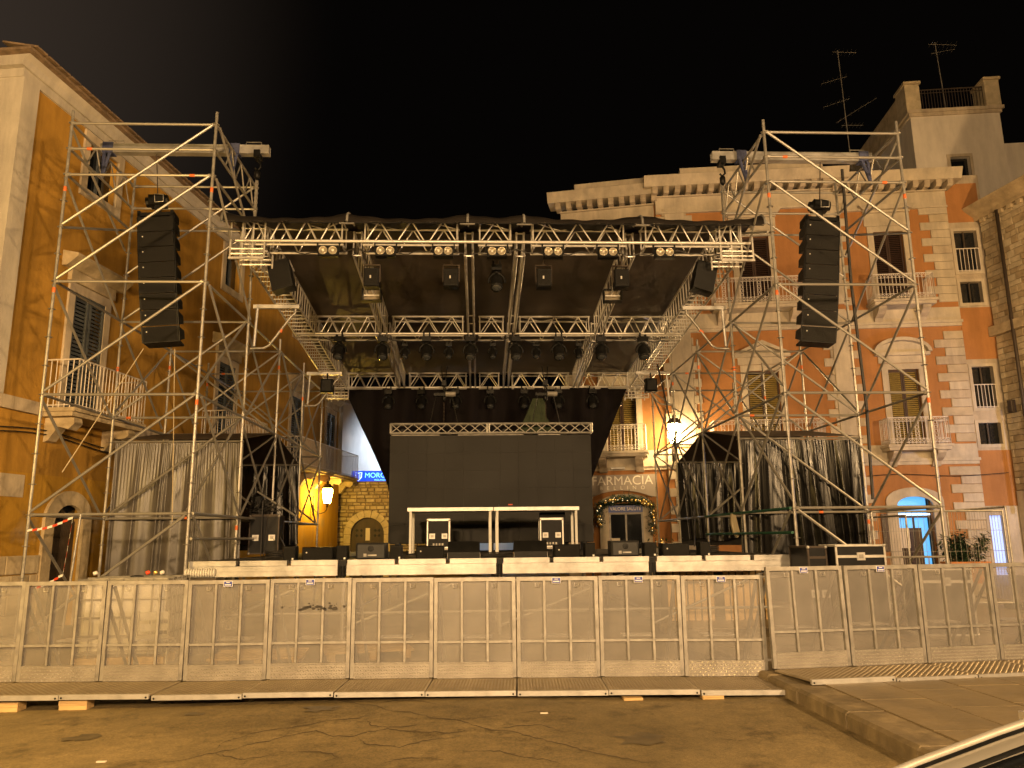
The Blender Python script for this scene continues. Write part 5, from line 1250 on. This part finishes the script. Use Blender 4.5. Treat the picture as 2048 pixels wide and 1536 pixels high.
# ================================================================= crowd barriers
def make_barrier():
    t = thing('crowd_barrier', 'x', 'barrier', (0,0,0), 0, 'aluminium crowd barriers along the front')
    w = .915; fb = .040
    MB().box(.004,.004+fb,-.022,.022,.05,1.118).build('side_post', 'alu_dull', t); MB().box(w-fb,w,-.022,.022,.05,1.118).build('side_post', 'alu_dull', t)
    MB().box(.004+fb,w-fb,-.022,.022,1.075,1.118).build('top_rail', 'alu_dull', t)
    for x in (.315,.60): MB().box(x-.012,x+.012,-.018,.012,.215,1.074).build('upright', 'alu_dull', t)
    for a, b in ((.045,.30),(.33,.585),(.615,.874)): MB().box(a,b,-.015,.011,.412,.438).build('cross_rail', 'alu_dull', t)
    MB().box(.045,.874,.013,.016,.21,1.074).build('perforated_sheet', 'perforated', t)
    MB().box(.045,.874,-.024,.012,.045,.213).build('kick_plate', 'tread_plate', t)
    f = MB(); f.box(.006,w-.002,-.74,-.026,.020,.040); f.build('foot_plate', 'tread_floor', t)
    MB().box(.006,w-.002,-.772,-.7405,-.005,.042).build('foot_lip', 'alu_bright', t)
    lz = MB()
    for j in range(5):
        for i in range(29):
            x = .062+i*.0285; z = .062+j*.034; s_ = 1 if (i+j) % 2 else -1; dx, dz = .0115, .0115*s_; ex, ez = -.0035*s_, .0035
            lz.add([(x-dx,-.0245,z-dz),(x-ex,-.0245,z-ez),(x+dx,-.0245,z+dz),(x+ex,-.0245,z+ez),(x,-.0295,z)],[(0,1,4),(1,2,4),(2,3,4),(3,0,4)])
    lz.build('tread_pattern', 'tread_lozenge', t)['kind'] = 'stuff'
    lz = MB()
    for j in range(20):
        for i in range(26):
            x = .03+i*.034; y_ = -.055-j*.0345; s_ = 1 if (i+j) % 2 else -1; dx, dy = .014, .014*s_; ex, ey = -.004*s_, .004
            lz.add([(x-dx,y_-dy,.0405),(x-ex,y_-ey,.0405),(x+dx,y_+dy,.0405),(x+ex,y_+ey,.0405),(x,y_,.047)],[(0,1,4),(1,2,4),(2,3,4),(3,0,4)])
    lz.build('floor_pattern', 'tread_lozenge_floor', t)['kind'] = 'stuff'
    for x in (.03, w-.03): MB().tube((x,-.775,.012),(x,-.772,.012),.010,8).build('bolt', 'black_metal', t)
    for x in (.06, w-.06): MB().tube((x,.03,1.05),(x,.75,.05),.02,6).build('rear_strut', 'alu_dull', t)
    st = MB().box(.28,.64,.20,.42,.44,.455).build('rear_step', 'alu', t)
    MB().box(.02,w-.02,.72,.78,.0,.05).build('rear_foot', 'alu_dull', t)
    for x in (.24,.68): MB().path([(x-.025,-.026,1.05),(x-.022,-.03,1.01),(x+.022,-.03,1.01),(x+.025,-.026,1.05)], .004, 4).build('hook', 'alu_dull', t)
    return t
b0 = make_barrier(); bars = []
ang = math.atan2(-.0438, .919)
WORD = ['at the left edge of the photo, cut off', 'first full panel from the left', 'second full panel from the left', 'third panel from the left, blue sticker', 'fourth from the left, blue sticker, dark stains',
        'fifth full panel from the left, no sticker', 'sixth full panel from the left, no sticker', 'seventh from the left, under the table', 'eighth from the left, blue sticker', 'ninth from the left, last before the angled gap']
for k in range(-2, 8):
    loc = (-4.19+.919*k, 9.17-.0438*k, 0.0)
    lb = 'mesh crowd barrier in the straight row, ' + WORD[k+2]
    o = b0 if k == -2 else copy_tree(b0, loc, ang)
    o.location = (loc[0], loc[1]+random.uniform(-.006,.006), random.uniform(-.004,.006)); o.rotation_euler = (R(random.uniform(-.5,.5)),R(random.uniform(-.25,.25)),ang+R(random.uniform(-.5,.5))); o['label'] = lb; bars.append(o)
WORD2 = ['nearest the gap, blue sticker', 'second from the gap, blue sticker', 'third from the gap', 'cut off at the right edge of the photo']
for k in range(4):
    loc = (3.162+.917*k, 8.665+.113*k, .085); o = copy_tree(b0, loc, R(7.0), 'mesh crowd barrier in angled right row, ' + WORD2[k]); o.rotation_euler = (R(-1.5) if k == 0 else 0,0,R(7.0)); bars.append(o)
for i in (3,4,7,8,9,10,11):
    MB().box(.40,.50,-.028,-.0225,1.045,1.11).build('sticker','white_paint',bars[i]); st = MB().box(.405,.495,-.031,-.0285,1.05,1.105).build('sticker_print','blue_label',bars[i]); MB().box(.43,.47,-.033,-.0315,1.088,1.095).box(.415,.485,-.033,-.0315,1.062,1.072).build('sticker_text','sign_letter',bars[i])
sp_ = MB(); rnd = random.Random(5)
for k in range(60):
    x = rnd.gauss(.55,.17); z = .80+.10*(x-.5)**2+rnd.gauss(0,.018); r = abs(rnd.gauss(0,.009))+.002
    if .05 < x < .86: sp_.add([(x+r*rnd.uniform(.7,2.0)*math.cos(a), -.0262 if (abs(x-.315) < .03 or abs(x-.6) < .03) else .0118, z+r*math.sin(a)) for a in [j*math.pi/3 for j in range(6)]],[(0,1,2,3,4,5)])
sp_.build('paint_splash','asphalt_dark',bars[4])['kind'] = 'stuff'
def block(x, y, w, h, label, n=2, ang_=0):
    t = thing('timber_block', label, 'timber', (x,y,gz(x)), ang_, 'timber blocks under the barrier feet'); H = h/n
    for k in range(n): MB().box(-w/2+random.uniform(-.01,.01),w/2,-.07,.09,k*H+.001,(k+1)*H-.001).build('plank','wood_pale',t)
block(-4.1, 8.50, .28, .095-.02+.015, 'pale timber block under the barrier foot at far left', 2); block(-4.75, 8.52, .2, .09, 'pale timber block at the left edge of the photo', 2)
block(2.33, 8.16, .21, .055, 'pale timber block under the barrier foot near the kerb', 3); block(1.52, 8.16, .2, .025, 'thin timber wedge under the barrier foot right of centre', 1)

# ================================================================= things behind the barrier on the left
ibc = thing('water_tank', 'white caged water tank on a pallet behind the left barriers', 'tank', (-4.95, 11.7, gz(-5)), R(4))
MB().bbox(-.55,.55,-.46,.46,.16,1.15,.06).build('bottle','plastic_white',ibc)
c = MB()
for z in (.18,.42,.66,.9,1.16): c.path([(-.59,-.5,z),(.59,-.5,z),(.59,.5,z),(-.59,.5,z)], .012, 6, True)
for k in range(7):
    x = -.59+k*1.18/6; c.tube((x,-.505,.14),(x,-.505,1.17),.012,6); c.tube((x,.505,.14),(x,.505,1.17),.012,6)
for k in range(1,5): y_ = -.5+k*.2; c.tube((-.595,y_,.14),(-.595,y_,1.17),.012,6); c.tube((.595,y_,.14),(.595,y_,1.17),.012,6)
for y_ in (-.2,.2): c.tube((-.59,y_,1.17),(.59,y_,1.17),.014,6)
c.build('cage','galv',ibc); MB().lathe([(.09,1.15),(.09,1.19),(0,1.2)],12).build('cap','black_plastic',ibc)
for k in range(3): MB().box(-.6,.6,-.5+k*.42,-.38+k*.42,0,.13).build('pallet_skid','wood_pale',ibc)
for x, y_, cc, lb in ((-5.45,11.5,'plastic_white','white crumpled bottle at the left end of the tank top'),(-4.72,11.5,'red_tape','red cap lying on the tank top'),(-4.62,11.52,'gold','yellow cup lying on the tank top'),(-4.52,11.5,'plastic_white','white cup at the right end of the tank top')):
    tag(MB().lathe([(.0,-.03),(.027,-.027),(.03,.014),(.02,.03),(0,.033)],8,(0,0,0),(.8,.3,.3)).build('cup',cc,None,True),lb,'cup','litter on the water tank').location=(x,y_,gz(-5)+1.24)
hz = MB().path([(-4.55+.012*k, 12.4, 1.06+.035*math.sin(k*1.1)) for k in range(40)], .055, 8); tag(hz.build('white_hose','plastic_white',None,True),'white corrugated hose on the ground left of the stage corner','hose')
hr = MB()
for k in range(12): hr.lathe([(.06,-.012),(.072,0),(.06,.012)],10,(-4.5+k*.038,12.4,1.07),(1,0,0))
bpy.data.objects.remove(bpy.data.objects['white_hose']); tag(hr.build('white_hose','plastic_white',None,True),'white corrugated hose beside the left end of the stage front','hose')
tag(MB().box(-4.6,-4.0,12.25,12.6,gz(-4),.995).build('hose_crate','wood_dark'),'dark box under the white hose beside the stage corner','crate')
ch = thing('folding_chair','pale folding chair standing behind the left barriers','chair',(-4.35,10.9,gz(-4.3)),R(20))
MB().box(-.2,.2,.14,.17,.62,.72).box(-.2,.2,.14,.17,.48,.57).build('backrest','plastic_white',ch); MB().box(-.2,.2,-.2,.14,.40,.43).build('seat','plastic_white',ch)
for sx in (-.19,.19): MB().tube((sx,.16,.74),(sx,-.2,0),.012,6).build('leg','galv',ch); MB().tube((sx,-.18,.40),(sx,.18,0),.012,6).build('leg','galv',ch)
for i,(x,y_) in enumerate(((-3.0,11.2),(-1.6,11.5))):
    t = thing('pallet','flat wooden pallet on the ground behind the barriers, '+('left' if i == 0 else 'right')+' one','pallet',(x,y_,gz(x)),R(5+i*9),'pallets behind the barriers')
    for k in range(6): MB().box(-.6,.6,-.45+k*.16,-.34+k*.16,.10,.125).build('board','wood_pale',t)
    for k in (-.55,0,.47): MB().box(k,k+.09,-.45,.46,0,.098).build('bearer','wood_pale',t)
# hazard tape and pole
tp = thing('hazard_tape','red and white hazard tape strung from the left scaffold post','tape',(-7.0,13.0,1.2))
pts = [Vector((-7.3,13.0,1.75)),Vector((-6.55,12.9,1.95)),Vector((-6.62,12.9,1.05)),Vector((-7.25,13.0,.82))]
for i in range(3):
    n = 9
    for k in range(n):
        a, b = pts[i].lerp(pts[i+1],k/n), pts[i].lerp(pts[i+1],(k+1)/n); sg = Vector((0,0,-.05*math.sin(math.pi*(k+.5)/n)))
        s = MB(); a, b = a+sg, b+sg; s.add([tuple(a+Vector((0,0,.018))),tuple(b+Vector((0,0,.018))),tuple(b-Vector((0,0,.018))),tuple(a-Vector((0,0,.018)))],[(0,1,2,3)]); s.build('tape_stripe','red_tape' if k % 2 else 'white_paint',tp,world=True)
tag(MB().tube((-6.55,12.88,gz(-7)),(-6.42,12.88,2.0),.02,8).build('marker_pole','galv'),'thin leaning metal pole holding the hazard tape','pole')

# ================================================================= right: flight cases, fences, planter
flight_case((5.96,12.45,gz(6)+.0), .80,.6,1.29, 'large black flight case with silver edges by the right scaffold', .86, 1, R(0), 'flight cases beside the right scaffold')
flight_case((5.38,12.78,gz(6)+.0), .32,.75,1.27, 'narrow black flight case left of the large one', .86, 2, 0, 'flight cases beside the right scaffold', edge='iron')
flight_case((6.8,11.6,gz(6)), .75,.6,.95, 'black flight case behind the angled barriers', .8, 1, R(-6), 'flight cases beside the right scaffold')
def heras(x0, y0, x1, y1, h, label):
    p0, p1 = Vector((x0,y0,0)), Vector((x1,y1,0)); L_ = (p1-p0).length
    t = thing('mesh_fence', label, 'fence', (x0,y0,gz(x0)), math.atan2(y1-y0,x1-x0), 'wire mesh fence panels on the right')
    MB().tube((0,0,.05),(0,0,h),.021,8).tube((L_,0,.05),(L_,0,h),.021,8).tube((0,0,h),(L_,0,h),.021,8).tube((0,0,.12),(L_,0,.12),.021,8).build('frame','galv',t)
    s = MB(); n = int(L_/.11)
    for k in range(1,n): s.tube((k*L_/n,0,.12),(k*L_/n,0,h),.0035,4,caps=False)
    for z in (.4,.75,1.1,1.5): s.tube((0,0,z),(L_,0,z),.0035,4,caps=False)
    s.build('wire_mesh','galv',t)
    MB().box(-.3,.3,-.12,.12,-.0,.12).build('foot_block','asphalt_dark',t)
heras(7.75,15.2,10.35,15.1,1.88,'wire mesh fence panel in front of the shop door'); heras(10.42,15.1,10.75,17.6,1.95,'wire mesh fence panel turned end-on at the right')
heras(8.35,15.05,8.48,17.4,1.8,'wire mesh fence panel standing end-on behind the others')
cb = thing('pedestrian_barrier','low galvanised pedestrian barrier beside the right flight case','barrier',(7.0,13.9,gz(7)),R(-4))
MB().path([(0,0,.05),(0,0,.98),(.06,0,1.04),(1.3,0,1.04),(1.36,0,.98),(1.36,0,.05)],.019,8).build('frame','galv',cb)
for k in range(1,8): MB().tube((k*.17,0,.2),(k*.17,0,1.03),.008,5).build('bar','galv',cb)
def bush(name, label, loc, sx, h, pot, nleaf, mtl='leaf', seed=1):
    rnd = random.Random(seed); t = thing(name, label, 'plant', loc, 0)
    pot(t); st = MB(); lv = MB()
    for k in range(22):
        bx = rnd.uniform(-sx,sx)*.8; b = Vector((bx,rnd.uniform(-.12,.12),.42)); tip = Vector((bx+rnd.gauss(0,.2),rnd.gauss(0,.16),.5+h*rnd.uniform(.5,1)))
        st.tube(b,tip,.008,5,.003)
        for j in range(nleaf):
            c = b.lerp(tip,.15+.9*j/nleaf)+Vector((rnd.gauss(0,.05),rnd.gauss(0,.05),rnd.gauss(0,.03))); a = Vector((rnd.gauss(0,1),rnd.gauss(0,1),rnd.gauss(-.1,.6))).normalized(); q = a.cross(Vector((0,0,1)))
            if q.length < .1: continue
            q.normalize(); l = rnd.uniform(.10,.17)
            lv.add([tuple(c),tuple(c+a*l*.5+q*l*.24),tuple(c+a*l+Vector((0,0,-.02))),tuple(c+a*l*.5-q*l*.24)],[(0,1,2,3)])
    st.build('stems','wood_dark',t); lv.build('foliage',mtl,t)['kind'] = 'stuff'
bush('planter','leafy shrub in a long terracotta planter by the right fence',(10.6,16.9,gz(10)+.38),.36,.65,lambda t: (MB().prism([(-.38,0),(.38,0),(.43,.42),(-.43,.42)],-.18,.18).build('trough','terracotta_pot',t), MB().box(-.45,.45,-.2,.2,.421,.46).build('rim','terracotta_pot',t)),46,'leaf_dark',3)
tag(MB().box(10.15,11.05,16.7,17.1,gz(10),gz(10)+.378).build('planter_plinth','cream2'),'low stone plinth under the terracotta planter','plinth')
bush('potted_shrub','decorated shrub in a dark tub beside the pharmacy',(5.75,24.6,gz(6)),.3,.95,lambda t: (MB().lathe([(.25,0),(.32,.45),(.34,.5)],12).build('tub','iron',t,True), MB().lathe([(0,-.11),(.09,-.07),(.11,0),(.09,.07),(0,.11)],10,(-.1,-.25,1.25)).build('gold_bauble','gold',t,True)),22,'leaf',9)

# ================================================================= parked car, lower right corner
car = thing('parked_car','silver parked car in the lower right corner','car',(0.26,1.17,gz(1)+.012),0)
def car_body():
    # cross sections along x (0 = nose): (x, half width, z of belt, z lower)
    s = MB(); xs_ = [0,.12,.35,.75,1.0,1.6,2.4,3.2,3.75,3.95,4.02]; hw = [.55,.68,.78,.83,.85,.86,.86,.85,.80,.72,.62]; zt = [.60,.75,.86,.92,.95,.97,.99,1.0,1.0,.93,.8]
    sec = []
    for x, w, z in zip(xs_, hw, zt): sec.append([(x,-w*.86,.22),(x,-w,.36),(x,-w,.62*z+.1),(x,-w*.97,z-.05),(x,-w*.86,z),(x,-w*.4,z+.035),(x,0,z+.045),(x,w*.4,z+.035),(x,w*.86,z),(x,w*.97,z-.05),(x,w,.62*z+.1),(x,w,.36),(x,w*.86,.22)])
    n = len(sec[0]); s.add([p for q in sec for p in q],[(i*n+k,i*n+k+1,(i+1)*n+k+1,(i+1)*n+k) for i in range(len(sec)-1) for k in range(n-1)]+[tuple(range(n)),tuple((len(sec)-1)*n+k for k in range(n-1,-1,-1))]+[(i*n,(i+1)*n,(i+1)*n+n-1,i*n+n-1) for i in range(len(sec)-1)])
    return s.build('body','car_paint',car,True)
body = car_body()
def cab_sec(x, w, z): return [(x,-w,z),(x,-w*.88,z+.035),(x,-w*.45,z+.06),(x,0,z+.068),(x,w*.45,z+.06),(x,w*.88,z+.035),(x,w,z)]
rs = MB(); secs = [cab_sec(1.66,.64,1.31),cab_sec(1.95,.62,1.39),cab_sec(2.4,.61,1.43),cab_sec(3.1,.58,1.38),cab_sec(3.4,.55,1.32)]
rs.add([p for q in secs for p in q],[(i*7+k,i*7+k+1,(i+1)*7+k+1,(i+1)*7+k) for i in range(4) for k in range(6)]); rs.build('roof','car_paint',car,True)
for s in (-1,1):
    PP = [(.62,s*.86,.945),(.82,s*.85,1.02),(1.02,s*.83,1.09),(1.2,s*.795,1.155),(1.35,s*.76,1.205),(1.5,s*.715,1.26),(1.65,s*.675,1.31),(1.95,s*.64,1.385),(2.4,s*.625,1.425),(3.1,s*.595,1.38),(3.4,s*.57,1.32),(3.7,s*.70,1.04)]
    def strip(nm, m_, o0, o1, dz0, dz1, k0=0, k1=len(PP)):
        q = MB(); pa = [(x,y-s*o0,z+dz0) for x,y,z in PP[k0:k1]]; pb = [(x,y-s*o1,z+dz1) for x,y,z in PP[k0:k1]]; n_ = len(pa)
        pc = [((p[0]+r[0])/2,(p[1]+r[1])/2,(p[2]+r[2])/2+.006) for p, r in zip(pa, pb)]
        q.add(pa+pc+pb, [(i,i+1,n_+i+1,n_+i) for i in range(n_-1)]+[(n_+i,n_+i+1,2*n_+i+1,2*n_+i) for i in range(n_-1)]); return q.build(nm, m_, car, True)
    MB().path(PP, .011, 8).build('drip_rail','car_paint',car,True)
    strip('rail_seal','black_plastic',.008,.028,-.004,-.010); strip('pillar','car_paint',.027,.088,-.006,-.008); strip('screen_seal','black_plastic',.088,.104,-.008,-.014,0,8)
    strip('body_side','car_paint',-.004,.01,-.004,-.06)
    MB().add([(.90,s*.845,.99),(1.85,s*.66,1.335),(3.1,s*.59,1.36),(3.6,s*.80,1.0)],[(0,1,2,3)]).build('side_window','glass_dark',car)
    m_ = MB(); m_.bbox(-.11,.11,-.06,.06,-.08,.08,.03); mo = m_.build('mirror','car_paint',car); mo.location = (1.32,s*.96,1.02)
    for x in (.72,3.25): MB().tube((x,s*.70,.31),(x,s*.86,.31),.31,20).build('wheel','rubber',car,True); MB().tube((x,s*.862,.31),(x,s*.872,.31),.20,14).build('rim','alu',car,True)
    MB().obox((.16,s*.60,.68),(.1,0,.02),(0,.12,0),(0,0,.06)).build('headlight','lens',car)
ws = MB(); ws.grid(lambda u, v: (.62+1.03*v-.07*(1-(2*u-1)**2), (-1+2*u)*(.765-.19*v), .930+.365*v+.03*(1-(2*u-1)**2)), 10, 6); ws.build('windscreen','glass_dark',car,True)
MB().add([(3.42,-.54,1.32),(3.42,.54,1.32),(3.78,.66,1.04),(3.78,-.66,1.04)],[(0,1,2,3)]).build('rear_window','glass_dark',car)

# ================================================================= litter and fallen bits on the road
tag(MB().path([(-2.35,6.05,gz(-2.3)+.01),(-2.62,6.0,gz(-2.6)+.01),(-2.6,5.85,gz(-2.6)+.01),(-2.3,5.86,gz(-2.3)+.01)],.012,5).build('bent_twig','cable'),'dark bent twig lying on the road at lower left','twig')
for x, y_, lb in ((-2.9,6.4,'left'),(-.8,5.45,'near the bottom middle'),(.55,7.5,'below the barrier middle')): tag(MB().box(x,x+.07,y_,y_+.025,gz(x),gz(x)+.008).build('paper_scrap','paper'),'small pale paper scrap on the road, '+lb,'litter','paper scraps on the road')
# cables across the right street and pale cable on the right facade
tag(MB().path([tuple(LOC[pal.name] @ Vector((6.6+k*.6,-.12,3.58+.05*math.sin(k*.9)))) for k in range(9)],.012,5).build('facade_cable','cable'),'thin cable running along the palazzo below its first string course','cable')
print('objects', len(bpy.data.objects))
